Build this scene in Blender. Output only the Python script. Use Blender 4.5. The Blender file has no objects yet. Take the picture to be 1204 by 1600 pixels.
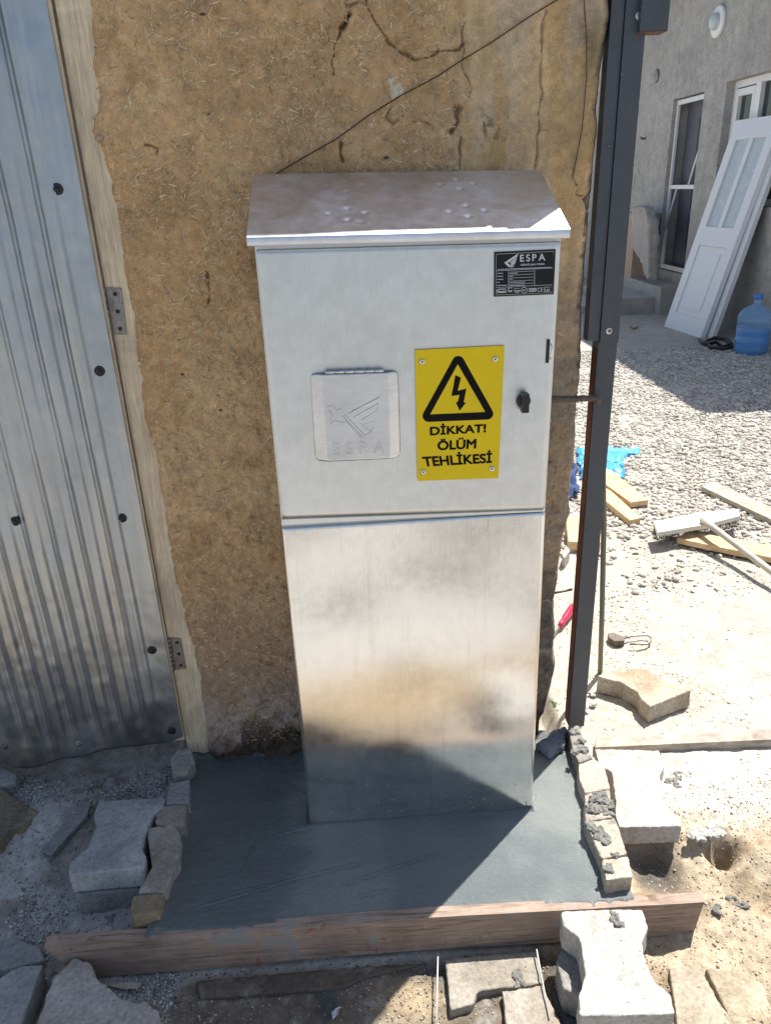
import bpy, bmesh, math, random
import numpy as np
from mathutils import Vector, Matrix
random.seed(7); RNG = np.random.default_rng(11)
S = bpy.context.scene
COL = S.collection

# ------------------------------------------------------------------ camera
CAM = np.array([-.1135, -1.3366, 1.307]); PITCH, YAW, ROLL, FPX = .3974, .0435, -.0317, 1207.65
def _basis():
    cp, sp = math.cos(PITCH), math.sin(PITCH)
    fw = np.array([math.sin(YAW)*cp, math.cos(YAW)*cp, -sp]); r = np.array([math.cos(YAW), -math.sin(YAW), 0.])
    u = np.cross(r, fw); c, s = math.cos(ROLL), math.sin(ROLL)
    return c*r+s*u, -s*r+c*u, fw
R_, U_, F_ = _basis()
cd = bpy.data.cameras.new('camera'); cam = bpy.data.objects.new('camera', cd); COL.objects.link(cam)
cam.matrix_world = Matrix(((R_[0], U_[0], -F_[0], CAM[0]), (R_[1], U_[1], -F_[1], CAM[1]), (R_[2], U_[2], -F_[2], CAM[2]), (0, 0, 0, 1)))
cd.sensor_fit = 'HORIZONTAL'; cd.sensor_width = 36; cd.lens = 36*FPX/1204; cd.clip_start = .02; cd.clip_end = 2000
S.camera = cam
# ------------------------------------------------------------------ light
SUN_EL, SUN_AZ = math.radians(63), math.atan2(.69, .72)
SUN = Vector((math.sin(SUN_AZ)*math.cos(SUN_EL), math.cos(SUN_AZ)*math.cos(SUN_EL), math.sin(SUN_EL)))
W = bpy.data.worlds.new('World'); S.world = W; W.use_nodes = True
wn = W.node_tree; bg = wn.nodes['Background']
sky = wn.nodes.new('ShaderNodeTexSky'); sky.sky_type = 'NISHITA'; sky.sun_disc = False
sky.sun_elevation = SUN_EL; sky.sun_rotation = SUN_AZ; sky.dust_density = 1.5; sky.ozone_density = 1.2
hs = wn.nodes.new('ShaderNodeHueSaturation'); hs.inputs['Saturation'].default_value = .86; wn.links.new(sky.outputs[0], hs.inputs['Color']); wn.links.new(hs.outputs[0], bg.inputs[0]); bg.inputs[1].default_value = .085
sl = bpy.data.lights.new('sun', 'SUN'); sl.energy = 5.0; sl.angle = math.radians(.55); sl.color = (1, .955, .88)
so = bpy.data.objects.new('sun', sl); COL.objects.link(so); so.rotation_euler = SUN.to_track_quat('Z', 'Y').to_euler()
S.view_settings.view_transform = 'Standard'; S.view_settings.look = 'None'; S.view_settings.gamma = 1
S.view_settings.use_curve_mapping = False; S.view_settings.exposure = .85
S.render.engine = 'CYCLES'; S.cycles.max_bounces = 8; S.cycles.transparent_max_bounces = 8

# ------------------------------------------------------------------ helpers
def _ray(px, py): return F_ + R_*(px-602)/FPX - U_*(py-800)/FPX
def PZ(px, py, z=0.): d = _ray(px, py); return CAM + d*(z-CAM[2])/d[2]
def PY(px, py, y=0.): d = _ray(px, py); return CAM + d*(y-CAM[1])/d[1]
def PX(px, py, x=0.): d = _ray(px, py); return CAM + d*(x-CAM[0])/d[0]
def _h(i, j, k, s):
    n = (i*374761393 + j*668265263 + k*2147483647*3 + s*1274126177) & 0xffffffff
    n = ((n ^ (n >> 13))*1274126177) & 0xffffffff
    n = ((n ^ (n >> 16))*2246822519) & 0xffffffff
    return ((n ^ (n >> 15)) & 0xffff)/65535.0
def noise(x, y, z=None, s=0):
    x = np.asarray(x, float); y = np.asarray(y, float)
    i = np.floor(x).astype(np.int64); j = np.floor(y).astype(np.int64); fx = x-i; fy = y-j
    fx = fx*fx*(3-2*fx); fy = fy*fy*(3-2*fy)
    def pl(k):
        a = _h(i, j, k, s); b = _h(i+1, j, k, s); c = _h(i, j+1, k, s); d = _h(i+1, j+1, k, s)
        return (a*(1-fx)+b*fx)*(1-fy)+(c*(1-fx)+d*fx)*fy
    if z is None: return pl(0)*2-1
    z = np.asarray(z, float); k = np.floor(z).astype(np.int64); fz = z-k; fz = fz*fz*(3-2*fz)
    return (pl(k)*(1-fz)+pl(k+1)*fz)*2-1
def fbm(x, y, z=None, f=1., o=4, s=0, g=.5):
    r = 0; a = 1.; t = 0
    for q in range(o):
        r = r + a*noise(np.asarray(x)*f, np.asarray(y)*f, None if z is None else np.asarray(z)*f, s+q*17); t += a; a *= g; f *= 2.03
    return r/t
def sst(a, b, x): t = np.clip((x-a)/(b-a), 0, 1); return t*t*(3-2*t)
def smooth(me): me.polygons.foreach_set('use_smooth', np.ones(len(me.polygons), bool))
def obj(name, me, m=None, parent=None):
    me.name = name; o = bpy.data.objects.new(name, me); COL.objects.link(o)
    if m is not None: me.materials.clear(); me.materials.append(m)
    if parent is not None: o.parent = parent; o.matrix_parent_inverse = Matrix.Translation(-parent.location)
    return o
def mesh(name, v, f, m=None, parent=None, sm=False):
    me = bpy.data.meshes.new(name); me.from_pydata([tuple(map(float, q)) for q in v], [], [tuple(map(int, q)) for q in f]); me.update()
    if sm: smooth(me)
    return obj(name, me, m, parent)
def big(name, v, f, m, parent=None, sm=True, col=None):
    """fast mesh from numpy arrays, f is (n,3) or (n,4)"""
    me = bpy.data.meshes.new(name); n, k = f.shape
    me.vertices.add(len(v)); me.vertices.foreach_set('co', v.astype(np.float32).ravel())
    me.loops.add(n*k); me.loops.foreach_set('vertex_index', f.astype(np.int32).ravel())
    me.polygons.add(n); me.polygons.foreach_set('loop_start', np.arange(0, n*k, k, dtype=np.int32)); me.polygons.foreach_set('loop_total', np.full(n, k, dtype=np.int32))
    me.update(calc_edges=True)
    if sm: smooth(me)
    if col is not None:
        a = me.color_attributes.new('Col', 'FLOAT_COLOR', 'POINT'); c = np.ones((len(v), 4), np.float32); c[:, :3] = col; a.data.foreach_set('color', c.ravel())
    return obj(name, me, m, parent)
def gridf(nx, ny):
    i = np.arange(nx-1)[:, None]*ny+np.arange(ny-1)[None, :]; i = i.ravel()
    return np.stack([i, i+ny, i+ny+1, i+1], 1)
def thing(name, label, cat, loc=(0, 0, 0), group=None):
    o = bpy.data.objects.new(name, None); o.empty_display_size = .05; o.location = loc; COL.objects.link(o); return tag(o, label, cat, group)
def tag(o, label, cat, group=None, kind=None):
    o['label'] = label; o['category'] = cat
    if group: o['group'] = group
    if kind: o['kind'] = kind
    return o
def bm_obj(name, bm, m, parent=None, sm=False, bev=0, seg=2):
    if bev:
        es = [e for e in bm.edges if len(e.link_faces) == 2 and e.calc_face_angle(0) > .5]
        bmesh.ops.bevel(bm, geom=es, offset=bev, segments=seg, affect='EDGES', profile=.6, clamp_overlap=True)
    bmesh.ops.recalc_face_normals(bm, faces=bm.faces)
    me = bpy.data.meshes.new(name); bm.to_mesh(me); bm.free()
    if sm: smooth(me)
    return obj(name, me, m, parent)
def prism_bm(top, bot):
    bm = bmesh.new(); n = len(top); a = [bm.verts.new(tuple(p)) for p in top]; b = [bm.verts.new(tuple(p)) for p in bot]
    bm.faces.new(a); bm.faces.new(b[::-1])
    for i in range(n): bm.faces.new((a[i], b[i], b[(i+1) % n], a[(i+1) % n]))
    return bm
def box(name, x0, x1, y0, y1, z0, z1, m, parent=None, bev=0):
    t = [(x0, y0, z1), (x1, y0, z1), (x1, y1, z1), (x0, y1, z1)]; b = [(x, y, z0) for x, y, _ in t]
    return bm_obj(name, prism_bm(t, b), m, parent, bev=bev)
def quadY(name, px, y0, th, m, parent=None, bev=0):
    """plate whose front outline is seen at these photo points on the real plane y=y0, th thick"""
    f = [PY(a, b, y0) for a, b in px]; bk = [(p[0], p[1]+th, p[2]) for p in f]
    return bm_obj(name, prism_bm(f, bk), m, parent, bev=bev)
def tube_arr(path, rad, n=8):
    P = [Vector(tuple(p)) for p in path]; R = rad if hasattr(rad, '__len__') else [rad]*len(P); v = []; f = []
    up = None
    for i, p in enumerate(P):
        t = (P[min(i+1, len(P)-1)]-P[max(i-1, 0)]).normalized()
        a = up if up is not None else (Vector((0, 0, 1)) if abs(t.z) < .9 else Vector((1, 0, 0)))
        a = (a-t*a.dot(t)).normalized(); b = t.cross(a); up = a
        for k in range(n):
            w = 2*math.pi*k/n; v.append(p+a*R[i]*math.cos(w)+b*R[i]*math.sin(w))
    for i in range(len(P)-1):
        for k in range(n): f.append((i*n+k, i*n+(k+1) % n, (i+1)*n+(k+1) % n, (i+1)*n+k))
    f.append(tuple(range(n))[::-1]); f.append(tuple((len(P)-1)*n+k for k in range(n)))
    return v, f
def tube(name, path, rad, m, parent=None, n=8): v, f = tube_arr(path, rad, n); return mesh(name, v, f, m, parent, True)
def disc(name, c, ax, r, h, m, parent=None, n=20, r2=None):
    c = Vector(tuple(c)); ax = Vector(tuple(ax)).normalized(); r2 = r if r2 is None else r2
    return tube(name, [c, c+ax*h*.75, c+ax*h], [r, r, r2*.86], m, parent, n)
def lathe(name, prof, loc, m, parent=None, n=40):
    v = []; f = []
    for r, z in prof:
        for k in range(n): w = 2*math.pi*k/n; v.append((loc[0]+r*math.cos(w), loc[1]+r*math.sin(w), loc[2]+z))
    for i in range(len(prof)-1):
        for k in range(n): f.append((i*n+k, i*n+(k+1) % n, (i+1)*n+(k+1) % n, (i+1)*n+k))
    f.append(tuple(range(n))[::-1]); f.append(tuple((len(prof)-1)*n+k for k in range(n)))
    return mesh(name, v, f, m, parent, True)
DG = bpy.context
def remeshed(bm, vox):
    me = bpy.data.meshes.new('tmp'); bmesh.ops.recalc_face_normals(bm, faces=bm.faces); bm.to_mesh(me); bm.free()
    o = bpy.data.objects.new('tmp', me); COL.objects.link(o); md = o.modifiers.new('r', 'REMESH'); md.mode = 'VOXEL'; md.voxel_size = vox
    bpy.context.view_layer.update(); dg = bpy.context.evaluated_depsgraph_get(); out = bpy.data.meshes.new_from_object(o.evaluated_get(dg))
    bpy.data.objects.remove(o); bpy.data.meshes.remove(me); return out
def rough_solid(name, top, bot, m, parent=None, vox=.0045, amp=.0016, chip=.004, s=0, f=26, col=None, coln=None):
    """stone-like body: prism, voxel skin, displaced by noise, with chipped edges"""
    me = remeshed(prism_bm(top, bot), vox); n = len(me.vertices); c = np.empty(n*3, np.float32); me.vertices.foreach_get('co', c); c = c.reshape(-1, 3).astype(float)
    nn = np.empty(n*3, np.float32); me.vertices.foreach_get('normal', nn); nn = nn.reshape(-1, 3)
    # edge factor: how far the normal is from any of its smoothed neighbours -> chips
    e = np.empty(len(me.edges)*2, np.int32); me.edges.foreach_get('vertices', e); e = e.reshape(-1, 2)
    av = nn.astype(float).copy()
    for _ in range(3):
        t = av.copy(); np.add.at(t, e[:, 0], av[e[:, 1]]); np.add.at(t, e[:, 1], av[e[:, 0]]); av = t/np.maximum(np.linalg.norm(t, axis=1, keepdims=True), 1e-6)
    for _ in range(1):   # soften the skin
        t = c.copy(); k = np.ones(n); np.add.at(t, e[:, 0], c[e[:, 1]]); np.add.at(t, e[:, 1], c[e[:, 0]]); np.add.at(k, e[:, 0], 1); np.add.at(k, e[:, 1], 1); t /= k[:, None]; dl = t-c; c = c+dl*.4
    edge = np.clip(1-(nn*av).sum(1), 0, .5)*2
    d = fbm(c[:, 0], c[:, 1], c[:, 2], f, 4, s)*amp*1.8 + fbm(c[:, 0], c[:, 1], c[:, 2], f*7, 3, s+5)*amp*1.2
    ch = np.clip(fbm(c[:, 0], c[:, 1], c[:, 2], 38, 2, s+9)+.1, 0, 1)
    pit = np.clip(fbm(c[:, 0], c[:, 1], c[:, 2], 110, 2, s+3)-.42, 0, 1)
    d = d-edge*ch*chip*4.5-pit*amp*6
    c = c+av*d[:, None]; me.vertices.foreach_set('co', c.astype(np.float32).ravel()); me.update(); smooth(me)
    if coln is not None:
        cc = np.ones((n, 4), np.float32); cc[:, :3] = coln(c, av); a = me.color_attributes.new('Col', 'FLOAT_COLOR', 'POINT'); a.data.foreach_set('color', cc.ravel())
    return obj(name, me, m, parent)
_REF = {}
def stones(pos, size, sub, s=0, flat=.65, jit=.25, sink=.3):
    """many distorted pebbles as arrays"""
    if sub == 0:
        bv = np.array([[1, 0, 0], [-1, 0, 0], [0, 1, 0], [0, -1, 0], [0, 0, 1], [0, 0, -1]], float); bf = np.array([[0, 2, 4], [2, 1, 4], [1, 3, 4], [3, 0, 4], [2, 0, 5], [1, 2, 5], [3, 1, 5], [0, 3, 5]])
    else:
        bm = bmesh.new(); bmesh.ops.create_icosphere(bm, subdivisions=1, radius=1); bv = np.array([v.co[:] for v in bm.verts]); bf = np.array([[v.index for v in fc.verts] for fc in bm.faces]); bm.free()
    rg = np.random.default_rng(s+3); N = len(pos); k = len(bv)
    v = bv[None]*(1+rg.uniform(-jit, jit, (N, k, 1))); sc = size[:, None]*np.stack([np.ones(N), rg.uniform(.55, 1, N), rg.uniform(.4, 1, N)*flat], 1)
    v = v*sc[:, None, :]; a = rg.uniform(0, 2*np.pi, N); t = rg.uniform(-.5, .5, N)
    y = v[..., 1]*np.cos(t)[:, None]-v[..., 2]*np.sin(t)[:, None]; z = v[..., 1]*np.sin(t)[:, None]+v[..., 2]*np.cos(t)[:, None]
    x = v[..., 0]*np.cos(a)[:, None]-y*np.sin(a)[:, None]; y2 = v[..., 0]*np.sin(a)[:, None]+y*np.cos(a)[:, None]
    v = np.stack([x, y2, z], -1)+pos[:, None, :]; v[..., 2] += (sc[:, 2]*(1-2*sink))[:, None]
    f = bf[None]+(np.arange(N)*k)[:, None, None]
    return v.reshape(-1, 3), f.reshape(-1, 3), k

# ------------------------------------------------------------------ materials
def newmat(name):
    m = bpy.data.materials.new(name); m.use_nodes = True; nt = m.node_tree; return m, nt, nt.nodes['Principled BSDF']
def N_(nt, t, **kw):
    n = nt.nodes.new(t)
    for k, v in kw.items():
        if k.startswith('i_'): n.inputs[k[2:].replace('_', ' ')].default_value = v
        else: setattr(n, k, v)
    return n
def coords(nt, scale=(1, 1, 1), kind='Object'):
    tc = N_(nt, 'ShaderNodeTexCoord'); mp = N_(nt, 'ShaderNodeMapping'); mp.inputs['Scale'].default_value = scale; nt.links.new(tc.outputs[kind], mp.inputs[0]); return mp.outputs[0]
def tex(nt, co, sc, det=4, rough=.6, dist=0): n = N_(nt, 'ShaderNodeTexNoise', i_Scale=sc, i_Detail=det, i_Roughness=rough, i_Distortion=dist); nt.links.new(co, n.inputs['Vector']); return n.outputs['Fac']
def ramp(nt, fac, stops):
    r = N_(nt, 'ShaderNodeValToRGB'); e = r.color_ramp.elements
    while len(e) > len(stops): e.remove(e[-1])
    while len(e) < len(stops): e.new(1)
    for q, (p, c) in zip(e, stops): q.position = p; q.color = (*c, 1) if hasattr(c, '__len__') else (c, c, c, 1)
    nt.links.new(fac, r.inputs[0]); return r.outputs[0]
def mixc(nt, a, b, fac=1., mode='MULTIPLY'):
    n = N_(nt, 'ShaderNodeMix', data_type='RGBA', blend_type=mode)
    for i, q in ((6, a), (7, b), (0, fac)):
        if hasattr(q, 'links') or hasattr(q, 'is_linked'): nt.links.new(q, n.inputs[i])
        else: n.inputs[i].default_value = (*q, 1) if hasattr(q, '__len__') else q
    return n.outputs[2]
def bump(nt, b, hs, prev=None):
    for h, st, di in hs:
        n = N_(nt, 'ShaderNodeBump', i_Strength=st, i_Distance=di); nt.links.new(h, n.inputs['Height'])
        if prev is not None: nt.links.new(prev, n.inputs['Normal'])
        prev = n.outputs[0]
    nt.links.new(prev, b.inputs['Normal']); return prev
def mat_earth(name, base=None, rough=.9, lo=.7, hi=1.25, sc=60, bs=.6, bd=.004, spec=.3, speck=None):
    """matte mineral material; base None -> colour comes from the mesh's own mineral colour attribute"""
    m, nt, b = newmat(name); co = coords(nt)
    n1 = tex(nt, co, sc, 5, .65); n2 = tex(nt, co, sc*6, 4, .7); n3 = tex(nt, co, sc*.15, 3)
    c = ramp(nt, n1, [(.3, lo), (.7, hi)]); c2 = ramp(nt, n2, [(.3, .78), (.7, 1.2)]); c3 = ramp(nt, n3, [(.3, .85), (.7, 1.12)])
    if base is None: at = N_(nt, 'ShaderNodeAttribute', attribute_name='Col'); src = at.outputs['Color']
    else: src = base
    c = mixc(nt, c, c2); c = mixc(nt, c, c3); c = mixc(nt, c, src)
    if speck:
        vo = tex(nt, co, speck[0], 2, .5); c = mixc(nt, c, speck[2], ramp(nt, vo, [(speck[1], 0.), (speck[1]+.03, 1.)]), 'MIX')
    nt.links.new(c, b.inputs['Base Color']); b.inputs['Roughness'].default_value = rough; b.inputs['Specular IOR Level'].default_value = spec
    bump(nt, b, [(n1, bs, bd), (n2, bs, bd*.35)]); return m
def mat_plain(name, c, rough=.5, metal=0, bs=0, sc=200, spec=.5, var=.12):
    m, nt, b = newmat(name); co = coords(nt); n = tex(nt, co, sc, 4); n2 = tex(nt, co, sc*.08, 4)
    k = mixc(nt, ramp(nt, n, [(.3, 1-var), (.7, 1+var)]), ramp(nt, n2, [(.3, 1-var), (.7, 1+var)])); nt.links.new(mixc(nt, k, c), b.inputs['Base Color'])
    b.inputs['Roughness'].default_value = rough; b.inputs['Metallic'].default_value = metal; b.inputs['Specular IOR Level'].default_value = spec
    nt.links.new(ramp(nt, n2, [(.3, max(rough-.08, .02)), (.7, min(rough+.1, 1))]), b.inputs['Roughness'])
    if bs: bump(nt, b, [(n, bs, .001)])
    return m
def mat_zinc(name, base, r0, r1, streak=(900, 900, 14), bs=.12, stain=None, blot=3.5, wob=.0, lo=.88):
    m, nt, b = newmat(name); co = coords(nt); st = coords(nt, streak)
    n1 = tex(nt, st, 1., 4, .7); n2 = tex(nt, co, blot, 5, .6, .6); n3 = tex(nt, co, 40, 4, .6); n4 = tex(nt, co, 220, 2)
    c = mixc(nt, ramp(nt, n2, [(.3, lo), (.7, 1.08)]), ramp(nt, n3, [(.35, .95), (.65, 1.04)])); c = mixc(nt, c, ramp(nt, n1, [(.3, .93), (.7, 1.05)])); c = mixc(nt, c, base)
    if stain: c = mixc(nt, c, stain[0], ramp(nt, tex(nt, coords(nt, stain[1]), 1., 6, .7), [(stain[2], 0.), (stain[2]+.14, stain[3])]), 'MIX')
    nt.links.new(c, b.inputs['Base Color']); b.inputs['Metallic'].default_value = 1
    rr = ramp(nt, mixc(nt, n2, n3, .4, 'MIX'), [(.35, r0), (.65, r1)]); nt.links.new(rr, b.inputs['Roughness'])
    bump(nt, b, [(n1, bs, .0006), (n4, bs*.5, .0004)]+([(tex(nt, co, 7, 2), wob, .02)] if wob else [])); return m
def mat_wood(name, base, dark, axis=(3, 60, 60), rough=.75, bs=.4, stains=None, saw=None):
    m, nt, b = newmat(name); co = coords(nt, axis); c0 = coords(nt)
    g = tex(nt, co, 1., 6, .65, .8); g2 = tex(nt, co, 4., 4, .7); w = tex(nt, c0, 9, 4, .6, 1.)
    c = ramp(nt, g, [(.3, dark), (.5, base), (.75, tuple(min(1, q*1.18) for q in base))]); c = mixc(nt, c, ramp(nt, g2, [(.3, .75), (.6, 1.1)])); c = mixc(nt, c, ramp(nt, w, [(.3, .8), (.7, 1.15)]))
    if saw: c = mixc(nt, c, ramp(nt, tex(nt, coords(nt, saw), 1., 5, .8), [(.30, .72), (.40, 1.), (.75, 1.06)])); c = mixc(nt, c, ramp(nt, tex(nt, coords(nt, (2.2, 30, 34)), 1., 4, .6, 1.2), [(.30, .35), (.36, 1.)]))
    if stains:
        for col, sc, th in stains: c = mixc(nt, c, col, ramp(nt, tex(nt, c0, sc, 5, .65, .5), [(th, 0.), (th+.06, .8)]), 'MIX')
    nt.links.new(c, b.inputs['Base Color']); b.inputs['Roughness'].default_value = rough; b.inputs['Specular IOR Level'].default_value = .3
    bump(nt, b, [(g, bs, .003), (g2, bs, .0012)]); return m

M = {}
M['ground'] = mat_earth('earth_ground', None, .95, .72, 1.2, 70, .8, .004)
M['gravel'] = mat_earth('crushed_limestone', None, .9, .8, 1.15, 60, .4, .002)
M['mud'] = mat_earth('straw_mud_plaster', None, .95, .8, 1.15, 55, .7, .004)
M['paver'] = mat_earth('concrete_paver', None, .92, .72, 1.2, 110, .9, .0028, speck=(160, .70, (.13, .12, .11)))
M['mortar'] = mat_earth('fresh_mortar_lump', (.27, .265, .245), .9, .7, 1.25, 220, 1., .004)
M['straw'] = mat_earth('straw', None, .7, .85, 1.1, 80, .1, .001)
M['plaster_grey'] = mat_earth('grey_cement_render', (.40, .385, .36), .92, .8, 1.14, 9, .3, .004)
M['plaster_step'] = mat_earth('dusty_concrete_step', (.42, .40, .37), .92, .85, 1.1, 30, .5, .004)
M['zinc_door'] = mat_zinc('galvanised_door_sheet', (.715, .725, .72), .30, .44, (700, 700, 30), .10, blot=2.5, lo=.93)
M['zinc_panel'] = mat_zinc('galvanised_lower_panel', (.80, .795, .78), .09, .19, (1100, 1100, 18), .22, blot=4, wob=.0, stain=((.52, .50, .47), (60, 60, 2.5), .56, .3))
M['zinc_hood'] = mat_zinc('galvanised_hood_sheet', (.72, .765, .86), .36, .52, (90, 90, 90), .05, stain=((.60, .56, .56), (9, 14, 14), .5, .45), blot=9)
M['zinc_body'] = mat_zinc('galvanised_body', (.74, .75, .74), .3, .42)
M['flap'] = mat_zinc('galvanised_flap', (.70, .70, .71), .16, .24, (30, 30, 400), .08)
M['sheet'] = mat_zinc('weathered_corrugated_zinc', (.43, .46, .49), .28, .44, (90, 90, 5), .12, stain=((.58, .54, .46), (22, 22, 1.6), .5, .45), blot=4, lo=.82)
M['dark_steel'] = mat_plain('anthracite_painted_steel', (.072, .079, .093), .42, 0, .15, 300)
M['rust'] = mat_plain('rust', (.14, .05, .025), .85, 0, .6, 300, var=.35)
M['emboss'] = mat_plain('stamped_edge', (.36, .35, .36), .4, 1)
M['rebar'] = mat_plain('dirty_rebar', (.16, .13, .11), .7, .5, .6, 200, var=.3)
M['black'] = mat_plain('black_plastic', (.012, .012, .013), .38, 0, .05)
M['black_print'] = mat_plain('black_print', (.009, .008, .007), .8, var=.04, spec=.15)
M['plate_black'] = mat_plain('black_aluminium_plate', (.010, .010, .012), .55, var=.04, spec=.3)
M['white_print'] = mat_plain('white_print', (.62, .62, .62), .4, var=.05)
M['yellow'] = mat_plain('yellow_sign_plastic', (.84, .60, .006), .5, var=.03, spec=.3)
M['bright'] = mat_plain('bright_steel', (.75, .75, .72), .3, 1)
M['dull_steel'] = mat_plain('dull_steel', (.28, .26, .24), .5, .9, .5, 300, var=.35)
M['rubber'] = mat_plain('rubber_washer', (.018, .018, .018), .6)
M['jamb'] = mat_wood('pale_softwood_jamb', (.74, .60, .42), (.58, .45, .30), (110, 110, 5), stains=[((.40, .26, .14), 7, .64)])
M['board'] = mat_wood('red_stained_form_board', (.33, .25, .20), (.19, .135, .10), (7, 130, 130), saw=(260, 10, 10), stains=[((.07, .045, .03), 22, .68), ((.30, .05, .035), 12, .62), ((.13, .065, .03), 5, .60), ((.27, .28, .28), 9, .60), ((.045, .03, .02), 14, .70), ((.40, .33, .28), 8, .66)])
M['plank'] = mat_wood('fresh_pine_plank', (.62, .45, .26), (.45, .30, .16), (12, 12, 60))
M['oldplank'] = mat_wood('grey_weathered_plank', (.42, .37, .31), (.26, .22, .18), (12, 12, 60))
M['white_paint'] = mat_plain('white_door_paint', (.74, .75, .77), .4, var=.03)
M['pvc'] = mat_plain('white_pvc', (.78, .78, .78), .35, var=.03)
M['frost'] = mat_plain('frosted_glass', (.50, .56, .58), .2, var=.06)
M['dark_in'] = mat_plain('dark_interior', (.05, .055, .065), .7)
M['grey_door'] = mat_plain('blue_grey_inner_door', (.12, .13, .155), .6)
M['tarp'] = mat_plain('blue_tarpaulin', (.05, .32, .62), .45, 0, .4, 60)
M['navy'] = mat_plain('navy_cloth', (.02, .05, .15), .8)
M['red'] = mat_plain('red_plastic', (.60, .012, .05), .3)
M['leaf'] = mat_plain('weed_leaf', (.10, .16, .03), .6)
M['bristle'] = mat_plain('black_bristle', (.02, .02, .02), .7)
M['broom'] = mat_plain('dusty_white_plastic', (.55, .55, .50), .5)
M['pole'] = mat_plain('pale_pole', (.48, .45, .38), .5, 0, .2)
M['hose'] = mat_plain('grey_green_pole', (.16, .155, .12), .65, 0, .3)
M['sack'] = mat_plain('dusty_sack', (.40, .37, .34), .9, 0, .6, 60)
M['box'] = mat_plain('dusty_cardboard', (.45, .33, .24), .9)
M['wire'] = mat_plain('brown_wire', (.06, .035, .02), .7)
M['thread'] = mat_plain('pale_thread', (.55, .5, .42), .8)
def glassy():
    m, nt, b = newmat('window_glass'); b.inputs['Base Color'].default_value = (.018, .028, .02, 1); b.inputs['Roughness'].default_value = .04; b.inputs['Specular IOR Level'].default_value = .8; return m
M['glass'] = glassy()
def bottle_mat(c, a):
    m, nt, b = newmat('blue_bottle'); b.inputs['Base Color'].default_value = (*c, 1); b.inputs['Roughness'].default_value = .12; b.inputs['Alpha'].default_value = a; return m
M['bottle'] = bottle_mat((.22, .46, .74), .42); M['water'] = bottle_mat((.04, .25, .75), .75)
def wetmat():
    m, nt, b = newmat('wet_concrete'); co = coords(nt); n1 = tex(nt, co, 55, 5, .6, .3); n2 = tex(nt, co, 320, 4, .7); n3 = tex(nt, co, 4, 4)
    n5 = tex(nt, coords(nt, (30, 90, 30)), 1., 4, .6, .5)
    at = N_(nt, 'ShaderNodeAttribute', attribute_name='Col')
    c = mixc(nt, ramp(nt, n3, [(.3, .86), (.7, 1.12)]), ramp(nt, n2, [(.3, .86), (.7, 1.14)])); c = mixc(nt, c, at.outputs['Color']); nt.links.new(c, b.inputs['Base Color'])
    nt.links.new(ramp(nt, n3, [(.35, .32), (.65, .48)]), b.inputs['Roughness']); b.inputs['Specular IOR Level'].default_value = .45
    nb = bump(nt, b, [(n1, .35, .003), (n2, 1., .0032), (n5, .2, .002)]); nt.links.new(nb, b.inputs['Coat Normal']); b.inputs['Coat Weight'].default_value = .7; b.inputs['Coat Roughness'].default_value = .22; return m
M['wet'] = wetmat()

# ------------------------------------------------------------------ ground
def axis(lo, hi, step, far, g=1.16):
    a = list(np.arange(lo, hi+step/2, step)); s = step; l = [lo]; r = [hi]
    while l[-1] > -far: s *= g; l.append(l[-1]-s)
    s = step
    while r[-1] < far: s *= g; r.append(r[-1]+s)
    return np.array(l[:0:-1]+a+r[1:])
def ground_h(x, y):
    x = np.asarray(x, float); y = np.asarray(y, float)
    back = -.035+0*x
    front = -.105+0*x
    left = -.045-.05*sst(.1, -.3, y)
    tR = sst(.02, -.14, y+.02*noise(x*9, y*9, s=3)); right = back*(1-tR)+(-.078)*tR
    h = np.where(x < -.1, left, right)
    h = h*(1-sst(-.2, -.3, y))+front*sst(-.2, -.3, y)
    h = h*(1-sst(.4, .7, x)*sst(-.2, -.3, y)*.25)                     # sand rises at the right
    h = h+fbm(x, y, f=7, o=3, s=1)*.008+fbm(x, y, f=34, o=3, s=2)*.0035
    near = sst(2.5, 1.2, np.hypot(x, y))
    h = h+sst(.3, .42, x)*sst(.12, -.05, y)*sst(-.7, -.5, y)*(fbm(x, y, f=22, o=4, s=12)*.010+np.abs(fbm(x, y, f=48, o=3, s=13))*.006)
    h = h+near*np.clip(fbm(x, y, f=60, o=3, s=8), -1, 1)*.003
    dug = np.exp(-(((x-.50)/.05)**4+((y+.12)/.055)**4)); h = h-dug*.03
    hole = np.exp(-(((x-.656)/.021)**2+((y+.105)/.026)**2)); h = h-hole*.06
    rim = np.exp(-((np.hypot(x-.656, y+.105)-.05)/.02)**2); h = h+rim*.012
    mound = np.exp(-(((x-.74)/.09)**2+((y+.13)/.06)**2)); h = h+mound*.03
    h = h+np.exp(-(((x-.62)/.07)**2+((y+.055)/.012)**2))*.014*(1+fbm(x, y, f=60, o=2, s=9))
    h = h+np.exp(-(((x+.86)/.12)**2+((y-.12)/.09)**2))*.03              # heap by the door
    h = h+np.exp(-(((x+.05)/.05)**2+((y+.36)/.06)**2))*.012            # sand heap below the board
    inside = sst(-.56, -.53, x)*sst(.42, .38, x)*sst(-.28, -.25, y)*sst(.6, .4, y); h = h*(1-inside)+(-.10)*inside
    h = h-sst(3, 12, np.hypot(x, y))*.02
    return h
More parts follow.
